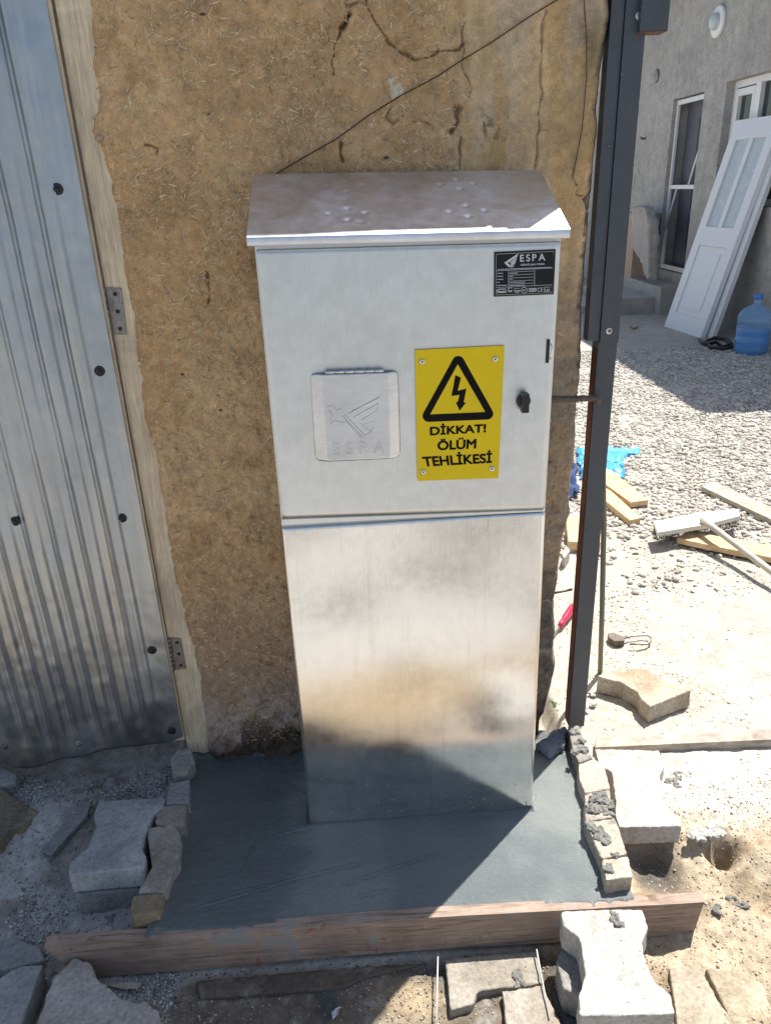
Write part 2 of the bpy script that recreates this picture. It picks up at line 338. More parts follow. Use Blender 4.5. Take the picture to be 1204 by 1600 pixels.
def ground_c(x, y):
    n = fbm(x, y, f=3.1, o=4, s=21); n2 = fbm(x, y, f=14, o=3, s=22); n3 = fbm(x, y, f=45, o=3, s=24)
    def m(a, b, t): return a*(1-t[..., None])+np.array(b)*t[..., None]
    c = np.zeros(x.shape+(3,))+np.array([.47, .425, .355])
    c = m(c, [.54, .50, .43], sst(-.1, .4, n)); 
    c = m(c, [.40, .375, .335], sst(.8, 1.6, np.hypot(x-.2, y))*.8)
    c = m(c, [.42, .335, .23], sst(.02, -.08, y+.03*n2)*sst(-.1, .35, x)*.8); c = m(c, [.27, .20, .125], sst(-.05, -.12, y)*sst(-.1, .35, x)*sst(-.2, .4, n2)*.8)
    c = m(c, [.10, .095, .09], np.exp(-(((x-.50)/.055)**4+((y+.12)/.06)**4))*.9)
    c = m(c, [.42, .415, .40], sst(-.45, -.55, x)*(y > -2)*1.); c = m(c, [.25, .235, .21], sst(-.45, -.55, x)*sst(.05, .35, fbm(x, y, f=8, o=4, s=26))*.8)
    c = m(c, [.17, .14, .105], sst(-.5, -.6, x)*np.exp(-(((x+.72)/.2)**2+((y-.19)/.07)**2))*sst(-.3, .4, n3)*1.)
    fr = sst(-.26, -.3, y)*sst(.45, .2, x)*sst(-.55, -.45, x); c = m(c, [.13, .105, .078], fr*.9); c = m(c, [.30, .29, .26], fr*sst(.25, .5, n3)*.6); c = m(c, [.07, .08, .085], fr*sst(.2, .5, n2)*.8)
    c = m(c, [.40, .31, .20], np.exp(-(((x+.05)/.06)**2+((y+.36)/.05)**2))*.9)
    far = sst(-.40, -.5, y); c = m(c, [.34, .265, .18], far); c = m(c, [.40, .385, .36], sst(-.68, -.86, y+.12*noise(x*3, y*3, s=31)))
    c = m(c, [.13, .12, .105], sst(-.6, -.9, y)*sst(.08, .34, fbm(x*1.4, y, f=2.2, o=3, s=32))*.85)  # dark patches on unseen ground, put in as smears for the lower panel's reflection
    c = m(c, [.19, .20, .21], sst(-1.6, -3, y)*.9)  # unseen far ground darkened to cool the upper door's reflection
    # green damp patch and darker soil beside the far wall
    c = m(c, [.17, .16, .10], np.exp(-(((x-2.6)/.5)**2+((y-4.1)/.25)**2))*sst(-.2, .3, n2)*.8)
    return c*(1+.18*n3[..., None])
gx = axis(-1.12, 1.0, .0058, 260); gy = axis(-.5, .62, .0058, 260)
X, Y = np.meshgrid(gx, gy, indexing='ij'); Zg = ground_h(X, Y)
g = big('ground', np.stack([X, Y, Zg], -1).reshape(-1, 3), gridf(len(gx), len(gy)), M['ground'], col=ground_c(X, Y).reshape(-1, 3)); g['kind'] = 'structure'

def scatter(name, n, bx, sz, sub, cols, label, keep=None, s=0, flat=.65, sink=.3, m='gravel', hf=None, catg='gravel', power=2.2):
    rg = np.random.default_rng(s+100); x = rg.uniform(bx[0], bx[1], n); y = rg.uniform(bx[2], bx[3], n)
    if keep is not None: k = keep(x, y, rg); x = x[k]; y = y[k]
    z = (ground_h if hf is None else hf)(x, y); size = sz[0]+(sz[1]-sz[0])*rg.uniform(0, 1, len(x))**power
    v, f, k = stones(np.stack([x, y, z], 1), size, sub, s, flat, sink=sink)
    c = np.array(cols)[rg.integers(0, len(cols), len(x))]*rg.uniform(.8, 1.2, (len(x), 1)); c = np.repeat(c, k, 0)
    o = big(name, v, f, M[m], col=c, sm=False); tag(o, label, catg, kind='stuff'); return o
LIME = [(.50, .475, .43), (.58, .555, .51), (.43, .40, .355), (.36, .335, .29), (.54, .50, .42)]
GREY = [(.34, .34, .33), (.44, .44, .43), (.24, .24, .235), (.30, .29, .27), (.50, .50, .49)]
BRN = [(.34, .27, .18), (.42, .35, .25), (.26, .21, .15), (.48, .43, .35), (.20, .19, .18)]
def wedge(x, y): return (x > .40+.23*(y-.2)) & (x < 1.05+.62*(y-.2))
scatter('gravel', 105000, (.5, 3.5, 1.0, 5.2), (.0055, .018), 1, LIME, 'white crushed stone spread over the yard towards the grey house', lambda x, y, r: wedge(x, y) & (r.uniform(0, 1, len(x)) < sst(1.05, 1.7, y+.25*noise(x*3, y*3, s=5))), 1)
scatter('dusty_gravel', 42000, (.4, 1.7, -.02, 1.5), (.0010, .006), 0, [(.52, .48, .41), (.56, .53, .46), (.47, .43, .36)], 'fine dusty chippings on the bleached ground behind the steel post', lambda x, y, r: r.uniform(0, 1, len(x)) < .08+.8*sst(.0, .35, fbm(x, y, f=5, o=3, s=4)), 2, power=6, sink=.42)
scatter('sand_crumbs', 15000, (.34, .95, -.5, .08), (.0006, .0040), 0, [(.42, .35, .25), (.46, .40, .31), (.38, .31, .22), (.30, .24, .17)], 'sand crumbs and clods on the dug ground right of the slab', None, 3, power=6, sink=.42)
scatter('grey_chippings', 70000, (-1.15, -.50, -.48, .27), (.0008, .0048), 0, [(.36, .36, .35), (.48, .48, .475), (.24, .24, .235), (.56, .56, .55), (.18, .17, .16)], 'fine grey chippings in the shade below the corrugated door', lambda x, y, r: r.uniform(0, 1, len(x)) < .12+.88*sst(-.22, .2, fbm(x, y, f=6, o=4, s=14)), 4, power=3)
scatter('dirt_crumbs', 12000, (-.55, .45, -.5, -.27), (.0006, .0035), 0, [(.20, .16, .11), (.28, .23, .17), (.36, .32, .25), (.13, .11, .09), (.45, .43, .38)], 'dark damp crumbs of dirt below the form board', lambda x, y, r: r.uniform(0, 1, len(x)) < .3+.7*sst(-.2, .3, fbm(x, y, f=9, o=2, s=6)), 5, power=3)

# ------------------------------------------------------------------ mud wall
def pxline(pts, y=.25): return np.array([[PY(a, b, y)[0], PY(a, b, y)[2]] for a, b in pts])
RE = pxline([(957, -60), (956, 20), (946, 70), (939, 119), (935, 190), (929, 265), (924, 330), (919, 397), (908, 480), (912, 530), (905, 621), (897, 742), (890, 802), (879, 863), (873, 910), (867, 941), (870, 986), (867, 1019), (869, 1058), (858, 1101), (843, 1140), (838, 1160)])
LE = pxline([(128, -60), (137, 0), (145, 100), (155, 160), (146, 185), (140, 205), (160, 240), (167, 270), (180, 340), (200, 450), (210, 520), (222, 640), (224, 655), (238, 690), (250, 760), (268, 870), (285, 950), (300, 1010), (312, 1060), (325, 1140), (328, 1170)])
def edge_at(L, z): o = np.argsort(L[:, 1]); return np.interp(z, L[o, 1], L[o, 0])
CR = [([(573, -20), (573, 0), (580, 22), (595, 47), (613, 69), (626, 84), (646, 91), (668, 91), (686, 79), (715, 75), (725, 68)], .0022, .008),
      ([(723, 20), (723, 60), (723, 91), (719, 106), (734, 139), (726, 161), (715, 183), (708, 205)], .0016, .005), ([(716, 168), (712, 186), (706, 206)], .005, .011),
      ([(719, 216), (718, 236), (715, 262)], .002, .007), ([(546, 21), (536, 38), (528, 54), (523, 71), (517, 93), (519, 114)], .0020, .011), ([(546, 21), (534, 44)], .004, .012),
      ([(533, 221), (531, 236), (534, 254)], .0028, .010), ([(894, 278), (902, 300), (913, 311), (927, 292)], .0018, .006), ([(913, 311), (914, 345), (908, 380)], .0012, .004),
      ([(849, 18), (843, 91), (847, 139), (840, 190), (834, 262)], .0022, .004), ([(227, 226), (236, 228), (250, 232), (247, 240)], .002, .008), ([(610, 165), (604, 185), (612, 195), (622, 190)], .0018, .006),
      ([(755, 190), (758, 205), (757, 222)], .002, .006), ([(640, 190), (655, 186), (676, 195)], .0012, .004), ([(325, 425), (330, 455), (327, 475)], .0022, .008), ([(540, 0), (545, 10), (560, 4), (573, 6)], .0018, .006)]
def segd(px, pz, L):
    d = np.full(px.shape, 9.)
    for (a, b), (c, e) in zip(L[:-1], L[1:]):
        t = np.clip(((px-a)*(c-a)+(pz-b)*(e-b))/((c-a)**2+(e-b)**2+1e-12), 0, 1); d = np.minimum(d, np.hypot(px-a-t*(c-a), pz-b-t*(e-b)))
    return d
nu, nz = 450, 860
zz = np.linspace(-.12, 1.66, nz); zz = np.concatenate([zz, np.linspace(1.68, 1.92, 12)])
uu = np.linspace(0, 1, nu); ZZ = np.repeat(zz[None], nu, 0); le = edge_at(LE, zz)+.002*noise(zz*18, zz*0, s=2)+.0016*fbm(zz, zz*0, f=110, o=3, s=8); re = edge_at(RE, zz)+.003*noise(zz*23, zz*0, s=5)+.0012*fbm(zz, zz*0, f=90, o=3, s=6)
XX = le[None]+(re-le)[None]*uu[:, None]
strawy = sst(.03, -.03, XX-.10-.02*noise(XX*9, ZZ*9, s=3)+.06*sst(1.1, .6, ZZ))                # straw render left, smooth plaster right
D = fbm(XX, ZZ, f=5, o=3, s=40)*.007+fbm(XX, ZZ, f=24, o=3, s=41)*.0035
D = D+strawy*(fbm(XX, ZZ, f=75, o=3, s=42)*.0030)+(1-strawy)*fbm(XX, ZZ, f=60, o=3, s=43)*.0011
pit = np.clip(fbm(XX, ZZ, f=85, o=2, s=44)-.32, 0, 1); D = D-pit*.009*(.35+.65*sst(1.05, .75, ZZ)+.3*strawy)
crk = np.zeros_like(D)
wx = XX+.0035*noise(XX*70, ZZ*70, s=50); wz = ZZ+.0035*noise(XX*70, ZZ*70, s=51)
for pts, w, dp in CR:
    d = segd(wx, wz, pxline(pts)); k = np.exp(-(d/(w*np.clip(.75+.9*noise(XX*55, ZZ*55, s=52), .25, 1.6)))**2); D = D-k*dp; crk = np.maximum(crk, k)
D = D-.003*sst(.02, 0., XX-.085)*sst(1.0, 1.3, ZZ)*0
base_t = sst(.24, .10, ZZ+.04*noise(XX*12, ZZ*12, s=60)); D = D+base_t*(.014+fbm(XX, ZZ, f=34, o=4, s=61)*.022)*sst(.10, -.1, XX)
lowr = sst(.2, .3, XX)*sst(.85, .6, ZZ); D = D+lowr*fbm(XX, ZZ, f=26, o=4, s=62)*.009
D = D*1.0; eR = sst(0, .012, re[None]-XX); eL = sst(0, .01, XX-le[None])
YY = .250-D+(1-eR)**2*.02+(1-eL)*.008-.006
def mm(a, b, t): return a*(1-t[..., None])+np.array(b)*t[..., None]
n1 = fbm(XX, ZZ, f=4, o=4, s=70); n2 = fbm(XX, ZZ, f=18, o=4, s=71); n3 = fbm(XX, ZZ, f=70, o=3, s=72)
C = np.zeros(XX.shape+(3,))+np.array([.60, .37, .18]); C = mm(C, [.66, .43, .225], sst(-.1, .4, n1)); C = mm(C, [.40, .235, .11], sst(.0, .5, n2)*.6)
C = mm(C, [.64, .45, .25], (1-strawy)*.9); C = mm(C, [.50, .43, .34], (1-strawy)*sst(.0, .35, fbm(XX*2.5, ZZ*.7, f=6, o=4, s=73))*.35)
C = mm(C, [.56, .34, .13], (1-strawy)*sst(.15, .45, fbm(XX*3, ZZ*.6, f=7, o=3, s=74))*.6)
grey = np.exp(-((XX-.33)/.03)**2)*sst(.95, 1.3, ZZ)*sst(-.2, .3, n2); C = mm(C, [.22, .20, .18], grey*.45)
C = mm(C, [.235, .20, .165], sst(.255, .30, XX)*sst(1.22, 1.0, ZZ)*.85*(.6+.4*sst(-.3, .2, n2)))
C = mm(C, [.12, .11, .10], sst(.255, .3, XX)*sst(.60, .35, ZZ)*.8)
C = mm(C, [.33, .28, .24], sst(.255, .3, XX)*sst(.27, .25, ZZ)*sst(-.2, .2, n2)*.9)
low = sst(.62, .2, ZZ)*strawy; C = mm(C, [.30, .225, .16], low*.7); C = mm(C, [.44, .34, .29], base_t*sst(-.35, .2, n2)); C = mm(C, [.20, .15, .12], base_t*sst(.1, .35, n3)*.7); damp = sst(.13, .07, ZZ+.03*n2+.05*(XX < -.42)); C = mm(C, [.085, .055, .038], damp*.95)
sp = np.exp(-(((XX-.17)/.05)**2+((ZZ-1.40)/.035)**2))*sst(.0, .35, n3); C = mm(C, [.13, .10, .07], sp*.8)
C = mm(C, [.11, .07, .04], crk*.6); C = mm(C, [.035, .035, .035], sst(.016, .002, re[None]-XX+.007*fbm(XX, ZZ, f=70, o=3, s=77)-.001)*sst(.75, .95, ZZ)*.9)  # shade inside the cracks is also put into the colour
C = mm(C, [.18, .14, .07], np.exp(-(((XX-.355)/.018)**2+((ZZ-1.53)/.05)**2))*.8)
C = C*(1+.16*n3[..., None]+.10*n2[..., None])
# end return of the wall
ext = 10; EX = np.repeat(re[None], ext, 0)+fbm(np.repeat(np.linspace(0, 1, ext)[:, None], len(zz), 1)*3, ZZ[:ext], f=6, o=3, s=80)*.008*np.linspace(0, 1, ext)[:, None]
EY = np.repeat(np.linspace(.275, .62, ext)[:, None], len(zz), 1)
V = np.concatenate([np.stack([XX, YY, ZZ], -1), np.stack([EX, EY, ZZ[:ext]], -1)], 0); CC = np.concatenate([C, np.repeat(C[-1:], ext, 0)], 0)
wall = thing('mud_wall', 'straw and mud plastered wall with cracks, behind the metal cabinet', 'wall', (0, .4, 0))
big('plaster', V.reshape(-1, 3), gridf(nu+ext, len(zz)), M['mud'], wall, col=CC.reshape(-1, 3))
box('wall_core', -.49, .34, .30, .60, -.1, 1.97, M['plaster_grey'], wall)
rt = [(-2.6, .262, 2.002), (.10, .262, 2.0), (.20, .262, 1.986), (.385, .262, 1.984), (.385, 2.6, 1.984), (.20, 2.6, 1.986), (.10, 2.6, 2.0), (-2.6, 2.6, 2.002)]  # unseen roof, front edge stepped to shape the sun strip on the hood
bm_obj('flat_roof', prism_bm(rt, [(x, y, 1.9805) for x, y, z in rt]), M['plaster_step'], wall)  # runs far back to keep sun from leaking under the door
box('blocker_back_wall', -2.6, .34, 2.3, 2.58, -.1, 1.98, M['plaster_grey'], wall)  # unseen, added to block sun leaking in behind the door
box('blocker_side_wall', .12, .34, .605, 2.295, -.1, 1.98, M['plaster_grey'], wall)  # unseen, added with the back wall to close off the sun
box('wall_above_door', -2.6, -.52, .262, .6, 1.84, 1.98, M['plaster_grey'], wall)
# straw
def straws():
    rg = np.random.default_rng(5); N = 85000; x = rg.uniform(-.56, .37, N); z = rg.uniform(.05, 1.64, N)
    iu = np.clip(((x-np.interp(z, zz, le))/(np.interp(z, zz, re)-np.interp(z, zz, le))*(nu-1)), -1, nu); st = np.clip(iu, 0, nu-1).astype(int); iz = np.clip(np.searchsorted(zz, z), 0, len(zz)-1)
    k = (iu > 2) & (iu < nu-4) & (rg.uniform(0, 1, N) < (.04+.96*strawy[st, iz])*(.38+.62*sst(-.25, .3, fbm(x, z, f=15, o=3, s=91)))*(.35+.65*sst(.1, .5, z)))
    x, z, st, iz = x[k], z[k], st[k], iz[k]; y = YY[st, iz]; n = len(x)
    L = .0013+.0070*rg.uniform(0, 1, n)**2.7; w = rg.uniform(.00032, .00078, n)*(.75+L*55); a = rg.uniform(0, np.pi, n)+.0; tl = rg.uniform(-.35, .25, n)
    dx, dz = np.cos(a), np.sin(a); dy = -np.abs(np.sin(tl))
    bend = rg.uniform(-.09, .09, n)
    pts = []
    for t, b in ((-1, 0), (0, 1), (1, 0)):
        cx = x+dx*L*t-dz*L*bend*b; cz = z+dz*L*t+dx*L*bend*b; cy = y+dy*L*t*.35-.0002
        for sx, sy in ((-1, .5), (0, -1), (1, .5)): pts.append(np.stack([cx-dz*w*sx, cy+w*sy, cz+dx*w*sx], -1))
    v = np.stack(pts, 1); q = []
    for s0 in (0, 3): q += [(s0, s0+1, s0+4, s0+3), (s0+1, s0+2, s0+5, s0+4)]
    q += [(0, 3, 5, 2)][:0]
    f = np.array(q)[None]+(np.arange(n)*9)[:, None, None]; pal = np.array([(.80, .60, .36), (.88, .74, .52), (.64, .43, .22), (.42, .26, .12), (.62, .53, .42)])
    c = pal[rg.choice(5, n, p=[.3, .2, .25, .17, .08])]*rg.uniform(.75, 1.15, (n, 1)); return v.reshape(-1, 3), f.reshape(-1, 4), np.repeat(c, 9, 0)
v, f, c = straws(); o = big('straw', v, f, M['straw'], wall, sm=False, col=c); o['kind'] = 'stuff'
def wall_y(x, z):
    iz = int(np.clip(np.searchsorted(zz, z), 0, len(zz)-1)); iu = int(np.clip((x-le[iz])/(re[iz]-le[iz])*(nu-1), 0, nu-1)); return YY[iu, iz]
# pebbles and chips stuck in the render
for i, (a, b, r, c) in enumerate([(293, 137, .009, (.45, .33, .19)), (317, 22, .006, (.07, .07, .08)), (240, 230, .007, (.40, .30, .19)), (420, 106, .005, (.42, .33, .2)), (603, 246, .007, (.10, .09, .08)), (364, 551, .006, (.55, .48, .38)), (285, 585, .004, (.12, .1, .08)), (326, 178, .004, (.13, .12, .11)), (284, 629, .004, (.52, .44, .32)), (155, 215, .011, (.45, .36, .24)), (408, 985, .006, (.4, .34, .26)), (345, 640, .004, (.2, .12, .06))]):
    p = PY(a, b, .245); y = wall_y(p[0], p[2]); v, f, k = stones(np.array([[p[0], y, p[2]]]), np.array([r]), 1, 300+i, 1., .12, .5)
    o = big('embedded_stone', v, f, M['gravel'], wall, sm=True, col=np.array([c]*k))
ch = [(604, 122), (622, 118), (630, 138), (633, 150), (618, 152), (612, 161), (609, 140)]
f0 = [PY(a, b, .238) for a, b in ch]; bk = [(p[0], .252, p[2]) for p in f0]
rough_solid('plaster_chip', f0, bk, M['paver'], wall, .0016, .0008, .001, 3, 60, coln=lambda c, n: np.tile((.66, .56, .40), (len(c), 1)))
# nearly hidden straw-free dark wires
def wire(name, pts, r, m, label, cat, off=.004):
    path = []
    for a, b in pts: p = PY(a, b, .243); y = wall_y(p[0], p[2]); path.append(PY(a, b, y-off))
    P = []
    for i in range(len(path)-1):
        for t in np.linspace(0, 1, 6, endpoint=False): q = path[i]*(1-t)+path[i+1]*t; P.append(q)
    P.append(path[-1]); o = tube(name, P, r, m, None, 6); tag(o, label, cat); return o
wire('wire', [(905, -20), (869, 0), (832, 22), (767, 66), (719, 95), (686, 117), (624, 150), (577, 179), (540, 206), (523, 218), (473, 246), (430, 272), (415, 284)], .0011, M['wire'], 'thin dark wire running diagonally up the mud wall above the cabinet', 'wire')
wire('wire', [(910, -30), (912, 0), (916, 55), (916, 121), (909, 201), (894, 278)], .0009, M['wire'], 'thin dark wire hanging vertically on the mud wall beside the steel post', 'wire')
wire('thread', [(894, 280), (889, 300), (884, 330)], .0006, M['thread'], 'pale thread hanging below the vertical wire, above the hood corner', 'thread')

# ------------------------------------------------------------------ timber jamb and corrugated door
jt, jb = PY(85, 0, .252), PY(292, 1165, .252)
def lerpx(a, b, z): return a[0]+(b[0]-a[0])*(z-a[2])/(b[2]-a[2])
jx0, jx1 = lerpx(jt, jb, 1.84), lerpx(jt, jb, -.06)
bm = prism_bm([(jx0, .252, 1.84), (jx0+.085, .252, 1.84), (jx0+.085, .33, 1.84), (jx0, .33, 1.84)], [(jx1, .252, .0), (jx1+.075, .252, -.0), (jx1+.075, .33, -.0), (jx1, .33, -.0)])
o = bm_obj('door_jamb', bm, M['jamb'], bev=.002); tag(o, 'pale timber door jamb standing between corrugated door and mud wall', 'door frame')
door = thing('corrugated_door', 'dented corrugated zinc sheet door on the left, screwed to a timber frame', 'door', (-.58, .24, 0))
et, eb = PY(72, 0, .232), PY(288, 1165, .232)
zt = 1.80; nzd = 300; zd = np.linspace(0, 1, nzd)
nxd = 330; tq = np.linspace(0, 1, nxd)
xe = eb[0]+(et[0]-eb[0])*0; 
Xd = np.zeros((nxd, nzd)); Zd = np.zeros_like(Xd)
bottom_px = [(-260, 1212), (-60, 1192), (0, 1192), (35, 1200), (60, 1198), (100, 1184), (130, 1182), (160, 1172), (200, 1166), (240, 1162), (262, 1160), (288, 1150)]
bp = np.array([PY(a, b, .232) for a, b in bottom_px])
slope = (et[0]-eb[0])/(et[2]-eb[2])
s_ = np.linspace(0, .80, nxd)                                       # distance left of the free edge
for i, q in enumerate(s_):
    z0 = np.interp(eb[0]-q, bp[:, 0], bp[:, 2]); zc = z0+(zt-z0)*zd; Xd[i] = eb[0]-q+slope*(zc-eb[2]); Zd[i] = zc
Sd = np.repeat(s_[:, None], nzd, 1)
ph = (Sd-.062)/.057; ph = ph+.05*fbm(Sd*3, Zd, f=1.5, o=2, s=101)
rib = np.abs(((ph % 1)-.5)*2); prof = .55*sst(.35, .75, rib)-.30*np.exp(-((rib-.02)/.18)**2)
fade = sst(.045, .065, Sd)*sst(.03, .22, Zd-.05*noise(Sd*9, Zd*0, s=4)); amp = .0205*fade*(.75+.35*fbm(Sd, Zd, f=3.5, o=2, s=103))
Yd = .232-prof*amp-.0026*fbm(Sd, Zd, f=3.5, o=2, s=104)*(.4+sst(.05, .1, Sd))-.0014*fbm(Sd, Zd, f=22, o=3, s=105)
Yd = Yd-.006*np.exp(-((Sd-.052)/.006)**2)*sst(.1, .3, Zd)
for a, b, r in [(62, 322, .02), (320/3.65, 1040, .02), (150, 705, .012), (125, 1010, .02), (60, 640, .02)]:
    p = PY(a, b, .232); Yd = Yd-.0012*np.exp(-(((Xd-p[0])/r)**2+((Zd-p[2])/(r*.8))**2))
Vd = np.stack([Xd, Yd, Zd], -1)
sh = big('sheet', Vd.reshape(-1, 3), gridf(nxd, nzd), M['sheet'], door); md = sh.modifiers.new('thickness', 'SOLIDIFY'); md.thickness = .0008
for nm, off0, off1 in (('frame_stile', .004, -.05),):
    t1, b1 = eb[0]+slope*(zt-eb[2]), eb[0]
    bm = prism_bm([(t1-.045, .238, zt), (t1+.005, .238, zt), (t1+.005, .244, zt), (t1-.045, .244, zt)], [(b1-.045, .238, .06), (b1+.0015, .238, .06), (b1+.0015, .244, .06), (b1-.045, .244, .06)]); bm_obj(nm, bm, M['jamb'], door, bev=.001)
    bm = prism_bm([(t1-.045, .2445, zt), (t1-.006, .2445, zt), (t1-.006, .285, zt), (t1-.045, .285, zt)], [(b1-.045, .2445, .06), (b1-.008, .2445, .06), (b1-.008, .285, .06), (b1-.045, .285, .06)]); bm_obj('frame_stile', bm, M['jamb'], door)
for z in (.14, .95, 1.7):
    xr = eb[0]+slope*(z-eb[2])-.047; bm = prism_bm([(xr-.72, .2475, z+.03), (xr, .2475, z+.03), (xr, .275, z+.03), (xr-.72, .275, z+.03)], [(xr-.72, .2475, z-.03), (xr, .2475, z-.03), (xr, .275, z-.03), (xr-.72, .275, z-.03)]); bm_obj('frame_rail', bm, M['jamb'], door)
def sheet_y(x, z):
    d = (Xd-x)**2+(Zd-z)**2; i = np.unravel_index(np.argmin(d), d.shape); return Yd[i]
for a, b, blk in [(89, 295, 1), (155, 580, 1), (190, 810, 1), (22, 816, 1), (237, 1017, 1), (268, 1143, 1), (122, 1163, 0), (6, 1168, 0), (-40, 560, 1)]:
    p = PY(a, b, .228); y = sheet_y(p[0], p[2]); w = disc('screw_washer', (p[0], y, p[2]), (0.05, -1, -.05), .0105 if blk else .0085, .003, M['rubber'] if blk else M['dull_steel'], door, 24)
    disc('screw_head', (p[0], y-.003, p[2]), (0, -1, 0), .005, .0035, M['dull_steel'] if not blk else M['black'], w if False else door, 6)
def hinge(pts, y, rot=None):
    h = quadY('hinge_leaf', pts, y, .002, M['dull_steel'], door, .0004)
    a, b = pts[0], pts[3]; P0, P1 = PY(a[0], a[1], y), PY(b[0], b[1], y)
    for k in range(7):
        q0 = P0+(P1-P0)*(k/7+.006); q1 = P0+(P1-P0)*((k+1)/7-.006); tube('hinge_knuckle', [q0+np.array([-.003, -.002, 0]), q1+np.array([-.003, -.002, 0])], .0042, M['dull_steel'], door, 10)
    for t in (.13, .5, .87):
        m0 = PY(a[0]*(1-t)+b[0]*t, a[1]*(1-t)+b[1]*t, y); m1 = PY(pts[1][0]*(1-t)+pts[2][0]*t, pts[1][1]*(1-t)+pts[2][1]*t, y); c = m0*.42+m1*.58
        disc('hinge_screw', c, (0, -1, 0), .0042, .0012, M['rubber'], door, 12)
hinge([(164, 449), (189, 450), (198, 523), (177, 523)], .249)
hinge([(266, 997), (282, 998), (291, 1045), (273, 1047)], .249)

# ------------------------------------------------------------------ wet slab
sx = np.linspace(-.552, .40, 440); sy = np.linspace(-.262, .262, 245); SX, SY = np.meshgrid(sx, sy, indexing='ij')
fr = .007*fbm(sx, sx*0, f=14, o=4, s=120)+.0015*noise(sx*60, sx*0, s=121); SY = SY+(fr[:, None])*sst(-.2, -.262, SY)
Hs = fbm(SX*.5, SY*2.4, f=11, o=3, s=139)*.0016+fbm(SX, SY, f=5, o=3, s=130)*.0022+fbm(SX, SY*1., f=110, o=3, s=131)*.0011+fbm(SX*.7, SY*1.6, f=36, o=3, s=134)*.0006
for a, b, c_, d_ in [(360, 1395, 560, 1350), (300, 1420, 470, 1370), (540, 1380, 680, 1335), (430, 1305, 490, 1290), (380, 1360, 395, 1320), (560, 1400, 600, 1392)]:
    p, q = PZ(a, b), PZ(c_, d_); dd = segd(SX, SY, [(p[0], p[1]), (q[0], q[1])]); Hs = Hs+.0016*np.exp(-(dd/.0016)**2)-.0012*np.exp(-((dd-.004)/.002)**2)
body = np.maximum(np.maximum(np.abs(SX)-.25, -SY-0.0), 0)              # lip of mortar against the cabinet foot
Hs = Hs+.013*np.exp(-((body-.0)/.007)**2)*(SY > -.04)*(.15+.70*sst(-.12, .2, SX))*(.6+.8*noise(SX*35, SY*35, s=133))
Hs = Hs-.010*sst(-.250, -.262, SY)*(1+noise(SX*60, SY*0, s=135))
Hs = Hs+.010*np.exp(-((SX+.53)/.012)**2)*(.6+.5*noise(SX*20, SY*30, s=136))
Hs = Hs+.012*sst(.228, .245, SY)*(.5+.5*noise(SX*40, SY*40, s=137))
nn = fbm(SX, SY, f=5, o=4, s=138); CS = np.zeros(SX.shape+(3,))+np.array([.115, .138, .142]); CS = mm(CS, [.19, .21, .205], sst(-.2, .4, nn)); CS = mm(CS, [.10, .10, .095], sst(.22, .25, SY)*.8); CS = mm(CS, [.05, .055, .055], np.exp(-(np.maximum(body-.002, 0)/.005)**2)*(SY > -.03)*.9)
top = np.stack([SX, SY, Hs], -1)
ring = np.concatenate([top[:, 0], ]); sk = top[:, 0].copy(); sk[:, 2] = -.012; sk[:, 1] += .001
V = np.concatenate([np.stack([sk], 1), top], 1); CS = np.concatenate([CS[:, :1], CS], 1)
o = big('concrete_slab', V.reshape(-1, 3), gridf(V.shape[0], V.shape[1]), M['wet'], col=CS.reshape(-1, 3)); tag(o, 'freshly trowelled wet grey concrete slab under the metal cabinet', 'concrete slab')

# ------------------------------------------------------------------ form board
bt = [(-.742, -.004), (-.6, .0), (-.4, -.003), (-.2, .002), (0., .004), (.2, .0), (.35, -.003), (.535, -.006)]
bb = [(-.69, -.092), (-.62, -.094), (-.4, -.092), (-.2, -.085), (0., -.084), (.2, -.088), (.35, -.092), (.524, -.092)]
bm = bmesh.new(); F = []
for (x, z), (x2, z2) in zip(bt, bb):
    F.append([bm.verts.new((x, -.268, z)), bm.verts.new((x2, -.268, z2)), bm.verts.new((x2, -.244, z2)), bm.verts.new((x, -.244, z))])
for a, b in zip(F[:-1], F[1:]):
    for k in range(4): bm.faces.new((a[k], a[(k+1) % 4], b[(k+1) % 4], b[k]))
bm.faces.new(F[0][::-1]); bm.faces.new(F[-1])
o = bm_obj('form_board', bm, M['board'], bev=.0025); tag(o, 'red stained timber form board along the front edge of wet slab', 'board')

# ------------------------------------------------------------------ pavers and stones
def pcol(base, base2=None, s=0, stain=None, sc=9):
    def f(c, n):
        t = fbm(c[:, 0], c[:, 1], c[:, 2], sc, 4, s); r = np.zeros((len(c), 3))+np.array(base); b2 = np.array(base2 if base2 is not None else [q*.72 for q in base])
        k = sst(-.15, .4, t)[:, None]; r = r*(1-k*.8)+b2*k*.8
        if stain is not None: k = (sst(.05, .35, fbm(c[:, 0], c[:, 1], c[:, 2], 22, 3, s+7)))[:, None]*stain[3]; r = r*(1-k)+np.array(stain[:3])*k
        return r
    return f
def paver(name, px, zt, th, base, label, cat='paver', group=None, s=0, tilt=(0, 0), dxy=(0, 0), vox=.0032, amp=.0012, chip=.0036, base2=None, stain=None, thing_=True, taper=0):
    top = [PZ(a, b, zt) for a, b in px]; c = np.mean(top, 0); top = [p+np.array([0, 0, (p[0]-c[0])*tilt[0]+(p[1]-c[1])*tilt[1]]) for p in top]
    # keep seen position when tilted
    bot = [p*1.0+np.array([dxy[0]+(p[0]-c[0])*taper, dxy[1]+(p[1]-c[1])*taper, -th]) for p in top]
    o = rough_solid(name, top, bot, M['paver'], None, vox, amp, chip, s, coln=pcol(base, base2, s, stain))
    tag(o, label, cat, group); return o
WH = (.52, .50, .46); GYc = (.30, .295, .28)
